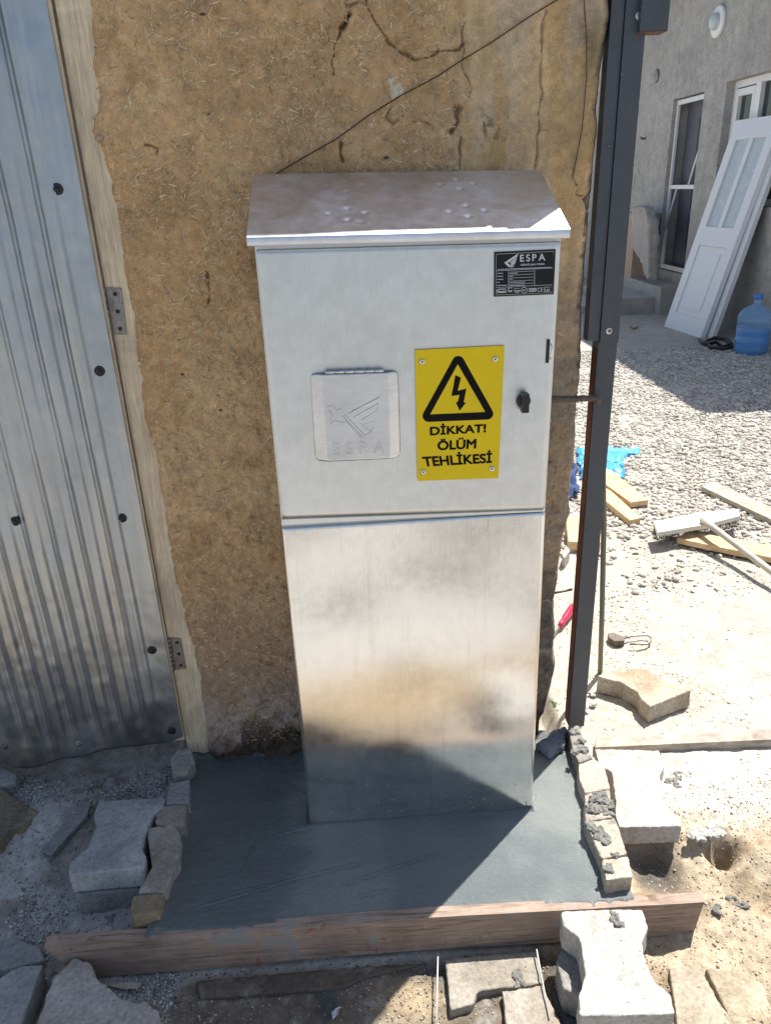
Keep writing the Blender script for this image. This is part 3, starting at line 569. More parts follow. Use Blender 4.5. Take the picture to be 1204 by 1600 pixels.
paver('paver', [(155, 1251), (258, 1246), (254, 1261), (239, 1272), (226, 1304), (220, 1324), (228, 1339), (224, 1356), (107, 1367), (107, 1350), (123, 1335), (136, 1326), (153, 1287), (146, 1272)], .040, .052, (.46, .47, .48), 'pale grey double-T paver lying on another beside the left row', group='loose double-T pavers', s=1, base2=(.34, .35, .36))
paver('paver', [(117, 1397), (135, 1340), (160, 1290), (245, 1275), (238, 1320), (217, 1389)], -.022, .062, (.36, .36, .35), 'grey paver underneath the pale one beside the left row', group='loose double-T pavers', s=2)
SB = 'stones edging the left side of the slab'
paver('edging_stone', [(267, 1184), (280, 1171), (299, 1169), (305, 1190), (291, 1208), (269, 1207)], .040, .12, (.38, .36, .32), 'small rounded edging stone nearest the door at the slab corner', 'stone', SB, 3, base2=(.12, .10, .08), chip=.004)
paver('edging_stone', [(265, 1223), (297, 1218), (296, 1255), (258, 1257)], .034, .12, (.38, .38, .37), 'square grey edging stone, second from the door in left row', 'stone', SB, 4, base2=(.18, .15, .12))
paver('edging_stone', [(243, 1264), (254, 1259), (291, 1257), (290, 1287), (277, 1291), (243, 1287)], .036, .12, (.33, .30, .26), 'beige edging stone with a dark hole, middle of the left row', 'stone', SB, 5, base2=(.17, .13, .10))
paver('edging_stone', [(230, 1294), (273, 1288), (282, 1304), (280, 1343), (269, 1362), (258, 1394), (215, 1394), (237, 1354), (232, 1324)], .032, .12, (.42, .38, .33), 'long notched edging stone splashed with mortar, left row', 'stone', SB, 6, base2=(.25, .21, .17), chip=.003)
paver('edging_stone', [(208, 1399), (257, 1395), (249, 1425), (208, 1431), (202, 1418)], .030, .12, (.38, .34, .28), 'yellowish edging stone ending the left row at the form board', 'stone', SB, 7, base2=(.28, .22, .13), chip=.004)
box('x', 0, .001, .5, .501, -.2, -.199, M['rust']) if False else None
RB = 'stones edging the right side of the slab'
ST = (.19, .19, .18, .85)
paver('edging_stone', [(887, 1133), (903, 1134), (916, 1168), (926, 1184), (903, 1192), (893, 1165)], .040, .12, (.33, .31, .28), 'mortar covered edging stone below the steel post', 'stone', RB, 8, stain=ST, chip=.004)
paver('edging_stone', [(903, 1194), (928, 1186), (944, 1198), (953, 1232), (914, 1240), (904, 1216)], .036, .12, (.50, .43, .37), 'pinkish edging stone in the right row beside the flat paver', 'stone', RB, 9, base2=(.48, .40, .33))
paver('edging_stone', [(913, 1241), (953, 1233), (958, 1277), (914, 1284)], .036, .12, (.40, .36, .31), 'edging stone under fresh mortar lumps, middle of the right row', 'stone', RB, 10, stain=(.19, .185, .17, 1.), chip=.004)
paver('edging_stone', [(915, 1285), (960, 1278), (980, 1335), (939, 1342)], .036, .12, (.42, .37, .30), 'brown edging stone second from the front in the right row', 'stone', RB, 11, stain=(.20, .18, .16, .8), chip=.003)
paver('edging_stone', [(940, 1344), (980, 1338), (988, 1370), (946, 1376)], .036, .07, (.50, .45, .37), 'front edging stone of the right row, overhanging the form board', 'stone', RB, 12, stain=(.3, .25, .18, .5), chip=.003)
paver('paver', [(929, 1171), (935, 1195), (955, 1206), (962, 1252), (961, 1275), (967, 1293), (1065, 1291), (1058, 1275), (1040, 1262), (1030, 1212), (1038, 1196), (1030, 1172)], .004, .05, (.52, .49, .46), 'flat white double-T paver lying right of the slab edge', group='loose double-T pavers', s=13, base2=(.46, .42, .38))
paver('paver', [(876, 1424), (880, 1447), (904, 1465), (915, 1523), (903, 1555), (905, 1588), (1055, 1585), (1048, 1555), (1023, 1535), (1005, 1489), (1003, 1472), (1013, 1449), (1003, 1420)], .030, .062, WH, 'bright white double-T paver on top of the front stack', group='loose double-T pavers', s=14, base2=(.44, .42, .39))
paver('paver', [(868, 1500), (880, 1475), (955, 1450), (1000, 1470), (1010, 1520), (1040, 1600), (925, 1620), (915, 1560), (880, 1545)], -.034, .062, (.30, .29, .27), 'grey paver underneath the bright one in the front stack', group='loose double-T pavers', s=15)
paver('paver', [(932, 1056), (944, 1051), (978, 1048), (988, 1043), (1014, 1045), (1018, 1051), (1052, 1068), (1080, 1078), (1015, 1104), (1001, 1092), (996, 1081), (968, 1065), (956, 1063)], .018, .055, (.52, .46, .37), 'sand covered paver lying loose behind the steel post', group='loose double-T pavers', s=16, base2=(.34, .26, .17), chip=.003)
paver('paver', [(695, 1498), (839, 1486), (844, 1509), (846, 1536), (806, 1543), (781, 1544), (746, 1549), (738, 1569), (703, 1579)], -.085, .06, (.36, .33, .28), 'damp brown notched paver under the form board', s=17, base2=(.24, .21, .17))
paver('paver', [(784, 1549), (816, 1544), (847, 1539), (858, 1563), (882, 1612), (890, 1660), (798, 1665), (790, 1600)], -.083, .06, (.38, .34, .29), 'dusty brown paver at the bottom between two thin rods', s=18, base2=(.26, .22, .17))
paver('paver', [(870, 1540), (905, 1600), (925, 1660), (894, 1665), (884, 1605), (862, 1560)], -.100, .05, (.16, .165, .17), 'dark paver squeezed beside the front stack', s=27)  # darker tone than the neighbouring pavers
paver('paver', [(-60, 1560), (0, 1528), (19, 1515), (34, 1509), (66, 1508), (30, 1605), (10, 1660), (-60, 1670)], -.045, .06, (.40, .41, .42), 'grey paver cut off by the bottom left corner', s=19, base2=(.30, .31, .31))
paver('broken_paver', [(116, 1494), (144, 1505), (149, 1530), (164, 1541), (190, 1560), (209, 1567), (228, 1565), (248, 1580), (240, 1620), (200, 1680), (30, 1690), (55, 1600), (83, 1530)], -.035, .06, (.43, .41, .38), 'broken pale paver with jagged edge in the lower left', s=20, base2=(.33, .30, .26), chip=.007, amp=.0022)
paver('stone_fragment', [(120, 1249), (144, 1259), (138, 1279), (78, 1335), (60, 1324), (93, 1287)], -.020, .035, (.28, .285, .29), 'triangular grey fragment leaning in the chippings by the left stack', 'stone', s=21, tilt=(.3, 0), taper=-.2)
paver('stone_fragment', [(-60, 1215), (0, 1229), (60, 1268), (37, 1291), (19, 1292), (0, 1313), (-60, 1350)], -.010, .05, (.27, .22, .16), 'brown flat stone at the left picture edge', 'stone', s=22, chip=.006, amp=.003, base2=(.18, .15, .11))
paver('stone_fragment', [(-50, 1190), (0, 1195), (26, 1208), (24, 1221), (7, 1225), (-50, 1235)], -.005, .04, (.42, .41, .39), 'pale stone just below the corrugated door at picture edge', 'stone', s=23, chip=.005, amp=.002)
paver('paving_slab', [(1045, 1512), (1092, 1508), (1145, 1610), (1165, 1680), (1065, 1680), (1056, 1590)], -.083, .05, (.42, .36, .28), 'beige dusty paving slab set in sand, lower right', s=24, amp=.0008)
paver('paving_slab', [(1101, 1512), (1165, 1518), (1300, 1600), (1300, 1680), (1172, 1680), (1150, 1610)], -.085, .05, (.44, .37, .27), 'sand covered paving slab right of the open joint, lower right', s=25, amp=.0015)
paver('timber_offcut', [(836, 1162), (882, 1134), (886, 1140), (880, 1165), (858, 1176)], .022, .02, (.16, .18, .21), 'crumpled dark grey scrap at the foot of the mud wall', 'scrap', s=26, chip=.006, amp=.003, base2=(.3, .32, .35))
paver('kerb_stone', [(306, 1532), (420, 1522), (540, 1512), (668, 1504), (560, 1531), (540, 1544), (420, 1552), (312, 1560)], -.097, .05, (.16, .13, .10), 'dark dirt covered kerb stone below the middle of form board', 'stone', s=28, stain=(.30, .28, .24, .6), amp=.0018, chip=.004)
paver('stone_fragment', [(-30, 1478), (20, 1462), (62, 1480), (70, 1500), (10, 1515), (-40, 1520)], -.075, .03, (.36, .37, .38), 'flat grey stone half buried left of the form board end', 'stone', s=29)
# dark sand sides seen under the slab edge are the edging stones themselves
def lumps(name, items, label, cat='mortar', z=None, s=0, m='mortar', vox=.0016):
    """one splat of fresh mortar made of merged lumps"""
    bm = bmesh.new(); rg = random.Random(s)
    for a, b, z0, r in items:
        p = PZ(a, b, z0)
        for k in range(6):
            q = Vector((p[0]+rg.uniform(-.8, .8)*r, p[1]+rg.uniform(-.8, .8)*r, z0+rg.uniform(-.25, .1)*r)); bmesh.ops.create_icosphere(bm, subdivisions=2, radius=r*rg.uniform(.6, .95), matrix=Matrix.Translation(q) @ Matrix.Diagonal((1, 1, .5, 1)))
    me = remeshed(bm, vox); n = len(me.vertices); c = np.empty(n*3, np.float32); me.vertices.foreach_get('co', c); c = c.reshape(-1, 3).astype(float); nn = np.empty(n*3, np.float32); me.vertices.foreach_get('normal', nn); nn = nn.reshape(-1, 3)
    c = c+nn*(fbm(c[:, 0], c[:, 1], c[:, 2], 170, 4, s)*.0075)[:, None]; me.vertices.foreach_set('co', c.astype(np.float32).ravel()); me.update(); smooth(me)
    return tag(obj(name, me, M[m]), label, cat)
lumps('mortar_splat', [(896, 1142, .042, .010), (905, 1160, .042, .012), (900, 1175, .042, .010), (912, 1172, .042, .009)], 'dark mortar splat on the edging stone below the post', s=1)
lumps('mortar_splat', [(928, 1246, .040, .011), (944, 1256, .038, .013), (925, 1265, .038, .013), (940, 1240, .038, .009), (950, 1270, .037, .008)], 'large fresh mortar splat in the middle of the right row', s=2)
lumps('mortar_splat', [(922, 1290, .038, .010), (935, 1302, .038, .013), (946, 1312, .038, .009)], 'fresh mortar splat next in front along the right row', s=3)
lumps('mortar_splat', [(962, 1336, .038, .006), (948, 1356, .038, .009)], 'small mortar splat on the front stones of right row', s=4)
lumps('mortar_splat', [(960, 1435, .032, .007), (967, 1442, .032, .008), (958, 1428, .032, .005)], 'small dark mortar blob on the bright white paver', s=5)
lumps('mortar_splat', [(1050, 1222, -.036, .012), (1063, 1216, -.036, .014), (1058, 1228, -.036, .010), (1072, 1210, -.036, .007)], 'grey mortar splat on sand beside the flat white paver', s=6)
lumps('mortar_splat', [(1150, 1410, -.074, .009), (1140, 1402, -.074, .008), (1162, 1414, -.074, .008), (1122, 1420, -.074, .008)], 'crumbly grey mortar on the sand right of the form board', s=7)
lumps('mortar_splat', [(806, 1522, -.083, .005), (812, 1535, -.083, .007), (808, 1541, -.083, .004), (810, 1517, -.083, .006), (811, 1528, -.083, .006)], 'dark mortar crumbs on the damp notched paver', s=8)
lumps('mortar_splat', [(1095, 1305, -.03, .012), (1115, 1300, -.03, .012), (1122, 1299, -.03, .013), (1085, 1304, -.03, .013), (1105, 1302, -.03, .013)], 'pale clods along the edge of the dug sand', s=9, m='plaster_step')
lumps('mortar_splat', [(893, 1118, -.03, .010), (915, 1110, -.03, .010), (925, 1085, -.03, .008), (900, 1130, -.03, .012), (925, 1100, -.03, .007)], 'small clods round the foot of the steel post', s=10, m='plaster_step')
lumps('mortar_splat', [(150, 1420, -.08, .01), (170, 1440, -.085, .011), (185, 1425, -.085, .01)], 'dark clods between left stack and form board', s=11)

# thin rods in the pit, paint chip
for a, b, lb in [((684, 1490), (681, 1610), 'thin pale rod left of the notched paver at picture bottom'), ((838, 1484), (858, 1592), 'thin pale rod across the pavers left of the front stack')]:
    o = tube('thin_rod', [PZ(a[0], a[1], -.070), PZ(b[0], b[1], -.078)], .0014, M['broom'], n=8); tag(o, lb, 'rod', 'thin rods below the form board')
o = mesh('foil_scrap', [PZ(a, b, -.098+.004*(i % 2)) for i, (a, b) in enumerate([(517, 1583), (524, 1577), (532, 1573), (528, 1586), (520, 1594)])], [(0, 1, 2, 3, 4)], M['bright']); md = o.modifiers.new('t', 'SOLIDIFY'); md.thickness = .0006; tag(o, 'small shiny foil scrap in the dirt below the form board', 'scrap')
o = mesh('plastic_scrap', [PZ(a, b, -.085+.004*(i % 2)) for i, (a, b) in enumerate([(1078, 1402), (1090, 1391), (1096, 1394), (1093, 1404), (1084, 1412)])], [(0, 1, 2, 3, 4)], M['pvc']); md = o.modifiers.new('t', 'SOLIDIFY'); md.thickness = .001; tag(o, 'white plastic scrap at the right end of the form board', 'scrap')
o = bm_obj('wood_splinter', prism_bm([PZ(a, b, -.092) for a, b in [(165, 1539), (200, 1535), (222, 1536), (216, 1545), (190, 1546)]], [PZ(a, b, -.094) for a, b in [(165, 1539), (200, 1535), (222, 1536), (216, 1545), (190, 1546)]]), M['oldplank']); tag(o, 'flat pale splinter under the left end of form board', 'splinter')
o = quadY('support_stake', [(1034, 1476), (1044, 1476), (1040, 1500), (1036, 1500)], -.255, .012, M['red']); tag(o, 'red painted stake tip below the right end of form board', 'stake')
top = [PZ(a, b, -.012) for a, b in [(930, 1153), (1230, 1138), (1240, 1154), (930, 1168)]]
o = bm_obj('buried_board', prism_bm(top, [p-np.array([0, 0, .05]) for p in top]), M['oldplank'], bev=.002); tag(o, 'dusty board set on edge in sand behind the flat white paver', 'board')

# ------------------------------------------------------------------ cabinet
cab = thing('electrical_cabinet', 'galvanised steel electrical cabinet with sloped hood standing on the wet slab', 'electrical cabinet', (0, .1, 0))
A = {k: PY(*v, 0.) for k, v in dict(tl=(397, 384), tr=(877, 371), bl=(484, 1290), br=(830, 1268), sl=(440, 818), sr=(851, 800)).items()}
f4 = [(A['tl'][0], .004, 1.245), (A['tr'][0], .004, 1.245), (A['sr'][0]+.0008, .004, .735), (A['br'][0], .004, -.02), (A['bl'][0], .004, -.02), (A['sl'][0]-.0005, .004, .735)]
bm_obj('body', prism_bm(f4, [(x, .203, z) for x, y, z in f4]), M['zinc_body'], cab)
def panelY(name, px, y0, th, m, parent, nx=50, nz=60, dent=.0008, s=0, bend=0.):
    """sheet-metal front with folded rim, very slightly uneven like pressed sheet"""
    c = [PY(a, b, y0) for a, b in px]; u = np.linspace(0, 1, nx)[:, None]; w = np.linspace(0, 1, nz)[None]
    G = np.array([0, 0, 0.])+((1-u)*(1-w))[..., None]*c[0]+(u*(1-w))[..., None]*c[1]+(u*w)[..., None]*c[2]+((1-u)*w)[..., None]*c[3]
    e = np.minimum(np.minimum(u, 1-u)*.47, np.minimum(w, 1-w)*.5)
    G[..., 1] = y0+fbm(G[..., 0], G[..., 2], f=3.2, o=3, s=s)*dent*sst(0, .06, e)-bend*np.exp(-((u-.5)/.4)**2)
    # rim: fold the edge back
    rim = []; V = G.reshape(-1, 3).tolist(); F = gridf(nx, nz).tolist()
    idx = [(i, 0) for i in range(nx)]+[(nx-1, j) for j in range(1, nz)]+[(i, nz-1) for i in range(nx-2, -1, -1)]+[(0, j) for j in range(nz-2, 0, -1)]
    b0 = len(V); ce = G.mean((0, 1))
    for i, j in idx: p = G[i, j]; V.append([p[0]+np.sign(p[0]-ce[0])*.0006, y0+.0012, p[2]+np.sign(p[2]-ce[2])*.0006])
    b1 = len(V)
    for i, j in idx: p = G[i, j]; V.append([p[0]+np.sign(p[0]-ce[0])*.0006, y0+th, p[2]+np.sign(p[2]-ce[2])*.0006])
    n = len(idx)
    for k in range(n):
        i, j = idx[k]; i2, j2 = idx[(k+1) % n]; F.append([i*nz+j, i2*nz+j2, b0+(k+1) % n, b0+k]); F.append([b0+k, b0+(k+1) % n, b1+(k+1) % n, b1+k])
    me = bpy.data.meshes.new(name); me.from_pydata(V, [], F); bm = bmesh.new(); bm.from_mesh(me); bmesh.ops.recalc_face_normals(bm, faces=bm.faces); bm.to_mesh(me); bm.free(); smooth(me)
    return obj(name, me, m, parent)
ud = panelY('upper_door', [(401, 391), (875, 378), (850, 794), (441, 809)], -.007, .012, M['zinc_door'], cab, dent=.0012, s=200)
ud['label'] = 'plain light grey upper door with sign, flap and plate'
panelY('lower_panel', [(441, 826), (851, 801), (830, 1268), (485, 1291)], -.003, .008, M['zinc_panel'], cab, 90, 110, .0011, 210)
quadY('door_lip', [(440, 812), (851, 797), (851, 799), (440, 820)], -.003, .006, M['zinc_body'], cab)
# hood
hc = [PY(385, 370, -.02), PY(890, 357, -.02), PY(843, 265, .203), PY(395, 272, .203)]
nh, mh = 190, 80; u = np.linspace(0, 1, nh)[:, None]; w = np.linspace(0, 1, mh)[None]
G = ((1-u)*(1-w))[..., None]*hc[0]+(u*(1-w))[..., None]*hc[1]+(u*w)[..., None]*hc[2]+((1-u)*w)[..., None]*hc[3]
G[..., 2] += fbm(G[..., 0], G[..., 1], f=6, o=3, s=220)*.0012*sst(0, .15, np.minimum(np.minimum(u, 1-u)*2, np.minimum(w, 1-w)))
def hood_pt(a, b):
    o_ = np.array(hc[0]); n_ = np.cross(hc[1]-hc[0], hc[3]-hc[0]); d = _ray(a, b); return CAM+d*((o_-CAM)@n_)/(d@n_)
for k, (a, b) in enumerate([(305, 118), (370, 98), (430, 112), (372, 135), (310, 215), (375, 197), (440, 212), (378, 238), (425, 245), (712, 107), (770, 90), (832, 104), (782, 124), (745, 207), (805, 185), (870, 203), (812, 225)]):
    p = hood_pt(a/2.315+380, b/2.315+240); d = np.hypot(G[..., 0]-p[0], (G[..., 1]-p[1])*1.05); am = .0042 if k in (4, 5, 6, 7, 9, 10, 11, 12, 13, 14, 15, 16) else .0024
    G[..., 2] -= am*np.exp(-(d/.0060)**2)-am*.35*np.exp(-(d/.011)**2)
lip0 = G[:, 0].copy(); rows = []
for dy, dz in ((-.0015, -.0010), (-.002, -.0025), (-.002, -.0135), (.0, -.0145), (.010, -.0145)): r = lip0.copy(); r[:, 1] += dy; r[:, 2] += dz; rows.append(r)
V = np.concatenate([np.stack(rows[::-1], 1), G], 1)
hood = big('hood', V.reshape(-1, 3), gridf(V.shape[0], V.shape[1]), M['zinc_hood'], cab); hood['label'] = 'sloped dimpled sheet hood with folded front lip'
for q, sg in ((0, -1), (1, 1)):
    a = hc[0] if q == 0 else hc[1]; b = hc[3] if q == 0 else hc[2]; v = [a, b, (b[0], b[1], a[2]-.013), (a[0], a[1], a[2]-.013)]; v = [np.array(p)-np.array([0, 0, .0006]) for p in v]
    o = mesh('hood_side', v, [(0, 1, 2, 3)], M['zinc_hood'], cab); md = o.modifiers.new('t', 'SOLIDIFY'); md.thickness = .001
# viewing flap with embossed logo (crop coordinates of the photo)
def c2(x, y): return (x/3.648+470, y/3.648+520)
def flap():
    c = [PY(*c2(52, 238), -.0165), PY(*c2(555, 222), -.0165), PY(*c2(568, 712), -.0165), PY(*c2(82, 735), -.0165)]; nx, nz = 70, 60
    u = np.linspace(0, 1, nx)[:, None]; w = np.linspace(0, 1, nz)[None]; G = ((1-u)*(1-w))[..., None]*c[0]+(u*(1-w))[..., None]*c[1]+(u*w)[..., None]*c[2]+((1-u)*w)[..., None]*c[3]
    r = .055; dx = np.maximum(r-u, 0)+np.maximum(u-1+r, 0); k = (r-np.sqrt(np.maximum(r*r-dx*dx, 0))); wz = w*(1-2*k)+k; G[..., 2] = ((1-u)*c[0][2]+u*c[1][2])*(1-wz)+((1-u)*c[3][2]+u*c[2][2])*wz
    sid = sst(.165, .13, u)+sst(.865, .90, u); G[..., 1] = -.0185+sid*.0+.0100*np.maximum(np.maximum(.15-u, u-.87)*7, 0)+w*0
    o = big('inspection_flap', G.reshape(-1, 3), gridf(nx, nz), M['flap'], cab); md = o.modifiers.new('t', 'SOLIDIFY'); md.thickness = .0012; md.offset = 0; o['label'] = 'bent rounded flap stamped with wing logo and ESPA'; return o
fl = flap()
hp = [PY(*c2(135, 226), -.018), PY(*c2(472, 215), -.018)]
for k in range(6):
    tube('flap_hinge', [hp[0]+(hp[1]-hp[0])*(k/6+.004), hp[0]+(hp[1]-hp[0])*((k+1)/6-.004)], .0026, M['bright'], cab, 10)
def stroke(name, pts, y, wd, m, parent, fn=c2, closed=False):
    """flat raised line following the points on the plane"""
    P = [PY(*fn(*p), y) for p in pts]
    if closed: P.append(P[0])
    return tube(name, P, wd, m, parent, 5)
EMB = M['emboss']
for L in [[(165, 520), (190, 500), (235, 510), (255, 500), (345, 598), (405, 558), (418, 505), (345, 522), (395, 560)], [(235, 470), (350, 590)], [(250, 465), (360, 580)], [(300, 480), (440, 400), (435, 440), (345, 495)], [(270, 460), (450, 360)], [(290, 445), (445, 370)], [(150, 420), (185, 412), (200, 440), (235, 430)], [(160, 440), (180, 470), (165, 500)]]:
    stroke('embossed_line', L, -.0192, .0004, EMB, fl)
def text_mesh(s, bold=0., outline=0.):
    cu = bpy.data.curves.new('t', 'FONT'); cu.body = s; cu.size = 1; cu.offset = bold; cu.space_character = 1.0
    if outline: cu.fill_mode = 'NONE'; cu.bevel_depth = outline; cu.bevel_resolution = 0
    o = bpy.data.objects.new('t', cu); COL.objects.link(o); bpy.context.view_layer.update(); me = bpy.data.meshes.new_from_object(o.evaluated_get(bpy.context.evaluated_depsgraph_get())); bpy.data.objects.remove(o); return me
def boldmesh(s, d):
    me = text_mesh(s); n = len(me.vertices); c = np.empty(n*3, np.float32); me.vertices.foreach_get('co', c); c = c.reshape(-1, 3); f = [list(p.vertices) for p in me.polygons]; V = []; F = []
    for i, (a, b) in enumerate([(0, 0), (1, 0), (-1, 0), (0, 1), (0, -1), (.7, .7), (-.7, .7), (.7, -.7), (-.7, -.7)]): V.append(c+np.array([a*d, b*d, i*.00003])); F += [[q+i*n for q in p] for p in f]
    return np.concatenate(V), F
def text(name, s, quad, y, m, parent, bold=.02, outline=0., fn=c2, space=None, dep=.0003, track=0.):
    """lettering laid flat on the plane y, filling the quad TL,TR,BR,BL"""
    if not track and not outline and bold: c, F = boldmesh(s, bold)
    elif track and not outline:
        V = []; F = []; x = 0
        for ch in s:
            cc, ff = boldmesh(ch, bold); cc[:, 0] += x-cc[:, 0].min(); o_ = sum(len(z) for z in V); F += [[q+o_ for q in p] for p in ff]; x = cc[:, 0].max()+track; V.append(cc)
        c = np.concatenate(V)
    elif track:
        ms = [text_mesh(ch, bold, outline) for ch in s]; V = []; F = []; x = 0
        for me in ms:
            n = len(me.vertices); c = np.empty(n*3, np.float32); me.vertices.foreach_get('co', c); c = c.reshape(-1, 3); c[:, 0] += x-c[:, 0].min(); F += [[q+sum(len(z) for z in V) for q in p.vertices] for p in me.polygons]; x = c[:, 0].max()+track; V.append(c)
        c = np.concatenate(V)
    else:
        me = text_mesh(s, bold, outline); n = len(me.vertices); c = np.empty(n*3, np.float32); me.vertices.foreach_get('co', c); c = c.reshape(-1, 3); F = [list(p.vertices) for p in me.polygons]
    mn, mx = c.min(0), c.max(0); u = ((c[:, 0]-mn[0])/(mx[0]-mn[0]))[:, None]; w = ((c[:, 1]-mn[1])/(mx[1]-mn[1]))[:, None]; q = [PY(*fn(*p), y) for p in quad]
    P = (1-u)*w*q[0]+u*w*q[1]+u*(1-w)*q[2]+(1-u)*(1-w)*q[3]
    if outline: P[:, 1] = y+c[:, 2]*.01
    else: P[:, 1] = y-(c[:, 2]-c[:, 2].min())
    return mesh(name, P, F, m, parent)
text('embossed_lettering', 'ESPA', [(180, 625), (472, 612), (475, 682), (185, 695)], -.0193, EMB, fl, 0, .008, track=.42)
# warning sign
sign = quadY('warning_sign', [c2(650, 98), c2(1160, 73), c2(1125, 828), c2(664, 845)], -.0115, .002, M['yellow'], cab, .0003)
sign['label'] = 'yellow danger of death sign with lightning bolt triangle'
SY_ = -.0118
def rounded(pts, r, n=6):
    out = []; k = len(pts)
    for i in range(k):
        p0, p1, p2 = [Vector(pts[(i+j) % k]) for j in (-1, 0, 1)]; a = (p0-p1).normalized(); b = (p2-p1).normalized(); h = a.angle(b)/2; t = r/math.tan(h); s_, e_ = p1+a*t, p1+b*t; c = p1+(a+b).normalized()*(r/math.sin(h))
        v0, v1 = s_-c, e_-c; an = v0.angle(v1); sg = 1 if v0.x*v1.y-v0.y*v1.x > 0 else -1
        for q in range(n+1): th = sg*an*q/n; out.append((c.x+v0.x*math.cos(th)-v0.y*math.sin(th), c.y+v0.x*math.sin(th)+v0.y*math.cos(th)))
    return out
outer = rounded([(896, 95), (1118, 492), (668, 510)], 34, 7); inner = rounded([(893, 178), (1050, 451), (736, 465)], 2, 7)
P = [PY(*c2(*p), SY_) for p in outer+inner]; n = len(outer)
mesh('triangle', P, [(i, (i+1) % n, n+(i+1) % n, n+i) for i in range(n)], M['black_print'], sign)
bolt = [(880, 241), (912, 255), (893, 330), (943, 317), (927, 395), (940, 398), (904, 444), (882, 396), (893, 393), (903, 353), (857, 360)]
mesh('lightning_bolt', [PY(*c2(*p), SY_) for p in bolt], [tuple(range(len(bolt)))], M['black_print'], sign)
text('lettering', 'DİKKAT!', [(734, 520), (1056, 503), (1054, 568), (735, 586)], SY_, M['black_print'], sign, .037)
text('lettering', 'ÖLÜM', [(777, 605), (1001, 592), (998, 660), (778, 671)], SY_, M['black_print'], sign, .037)
text('lettering', 'TEHLİKESİ', [(684, 688), (1090, 668), (1088, 742), (700, 764)], SY_, M['black_print'], sign, .037)
for a, b in [(690, 165), (1107, 149), (697, 793), (1087, 775)]:
    p = PY(*c2(a, b), -.0118); disc('rivet', p, (0, -1, 0), .0050, .0022, M['bright'], sign, 16, .004); disc('rivet_hole', p+np.array([0, -.0022, 0]), (0, -1, 0), .0016, .0003, M['rubber'], sign, 10)
# nameplate
def c5(x, y): return (x/5.333+760, y/5.333+380)
NP = quadY('nameplate', [c5(65, 72), c5(575, 48), c5(558, 425), c5(62, 445)], -.0098, .0012, M['plate_black'], cab); NP['label'] = 'black maker plate with white lettering'
NY = -.0101; WP = M['white_print']
def ln(pts, w=.0004): return stroke('plate_line', pts, NY+.0003, w, WP, NP, c5)
ln([(78, 90), (558, 66), (545, 412), (76, 430), (78, 90)]); ln([(80, 229), (552, 205)]); ln([(80, 368), (545, 345)]); ln([(180, 226), (182, 362)]); ln([(400, 216), (398, 352)])
for k in range(5): ln([(184, 240+k*25), (396, 230+k*25)], .00035)
for k in range(5):
    ln([(86, 250+k*25), (86+[50, 50, 54, 22, 84][k], 249+k*25)], .0006); ln([(190, 250+k*25), (190+[68, 30, 26, 130, 125][k], 247+k*25)], .0006)
ln([(92, 218), (540, 198)], .0006)
wing = [[(145, 160), (165, 150), (200, 190), (185, 200)], [(165, 148), (262, 85), (255, 110), (190, 155), (180, 160)], [(195, 160), (252, 118), (246, 140), (203, 170)], [(200, 175), (244, 146), (236, 168), (208, 186)], [(200, 200), (184, 172), (215, 190), (234, 174), (222, 195)]]
for w_ in wing: mesh('wing_logo', [PY(*c5(*p), NY) for p in w_], [tuple(range(len(w_)))], WP, NP)
text('lettering', 'ESPA', [(276, 94), (486, 83), (488, 144), (278, 154)], NY, WP, NP, .02, fn=c5, track=.22)
text('lettering', 'elektrik pano imalatı', [(282, 168), (480, 158), (482, 184), (284, 193)], NY, WP, NP, .012, fn=c5)
text('lettering', 'CE', [(422, 370), (466, 367), (466, 402), (422, 404)], NY, WP, NP, .01, fn=c5, track=.15)
text('lettering', 'Lst', [(484, 374), (526, 371), (526, 394), (484, 398)], NY, WP, NP, .02, fn=c5)
ln([(476, 366), (534, 363), (534, 401), (476, 404), (476, 366)], .0005)
for a, b in [((82, 410), (165, 406)), ((348, 378), (414, 375)), ((348, 389), (414, 386)), ((348, 401), (414, 398)), ((180, 402), (212, 400)), ((230, 396), (276, 394))]: ln([a, b], .0009)
ln([(80, 395), (100, 382), (160, 380), (170, 395), (120, 402), (80, 395)], .0008); ln([(180, 372), (212, 370), (212, 394), (180, 396), (180, 372)], .0008); ln([(230, 378), (276, 375), (276, 400), (255, 410), (232, 402), (230, 378)], .0006)
ln([(312+26*math.cos(t), 390+24*math.sin(t)) for t in np.linspace(0, 2*math.pi, 17)], .0005); ln([(296, 384), (300, 398), (308, 396), (308, 382), (318, 398), (328, 380)], .0007)
# latch, knob
quadY('latch_slot', [(854, 530), (859, 530), (857, 567), (852, 567)], -.0085, .003, M['black'], cab)
tube('latch_hasp', [PY(860, 537, -.010), PY(862, 541, -.014), PY(861, 556, -.014), PY(859, 561, -.010)], .0013, M['bright'], cab, 8)
k0 = PY(817, 626, -.008)
kn = disc('lock_knob', k0, (0, -1, 0), .0125, .006, M['black'], cab, 28); kn['label'] = 'round black lock knob with upright grip'
t = [(k0[0]-.0058, -.030, k0[2]+.016), (k0[0]+.0058, -.030, k0[2]+.0165), (k0[0]+.0062, -.030, k0[2]-.0165), (k0[0]-.0062, -.030, k0[2]-.0165)]
bm_obj('knob_grip', prism_bm(t, [(x, -.012, z) for x, y, z in t]), M['black'], kn, bev=.0022)
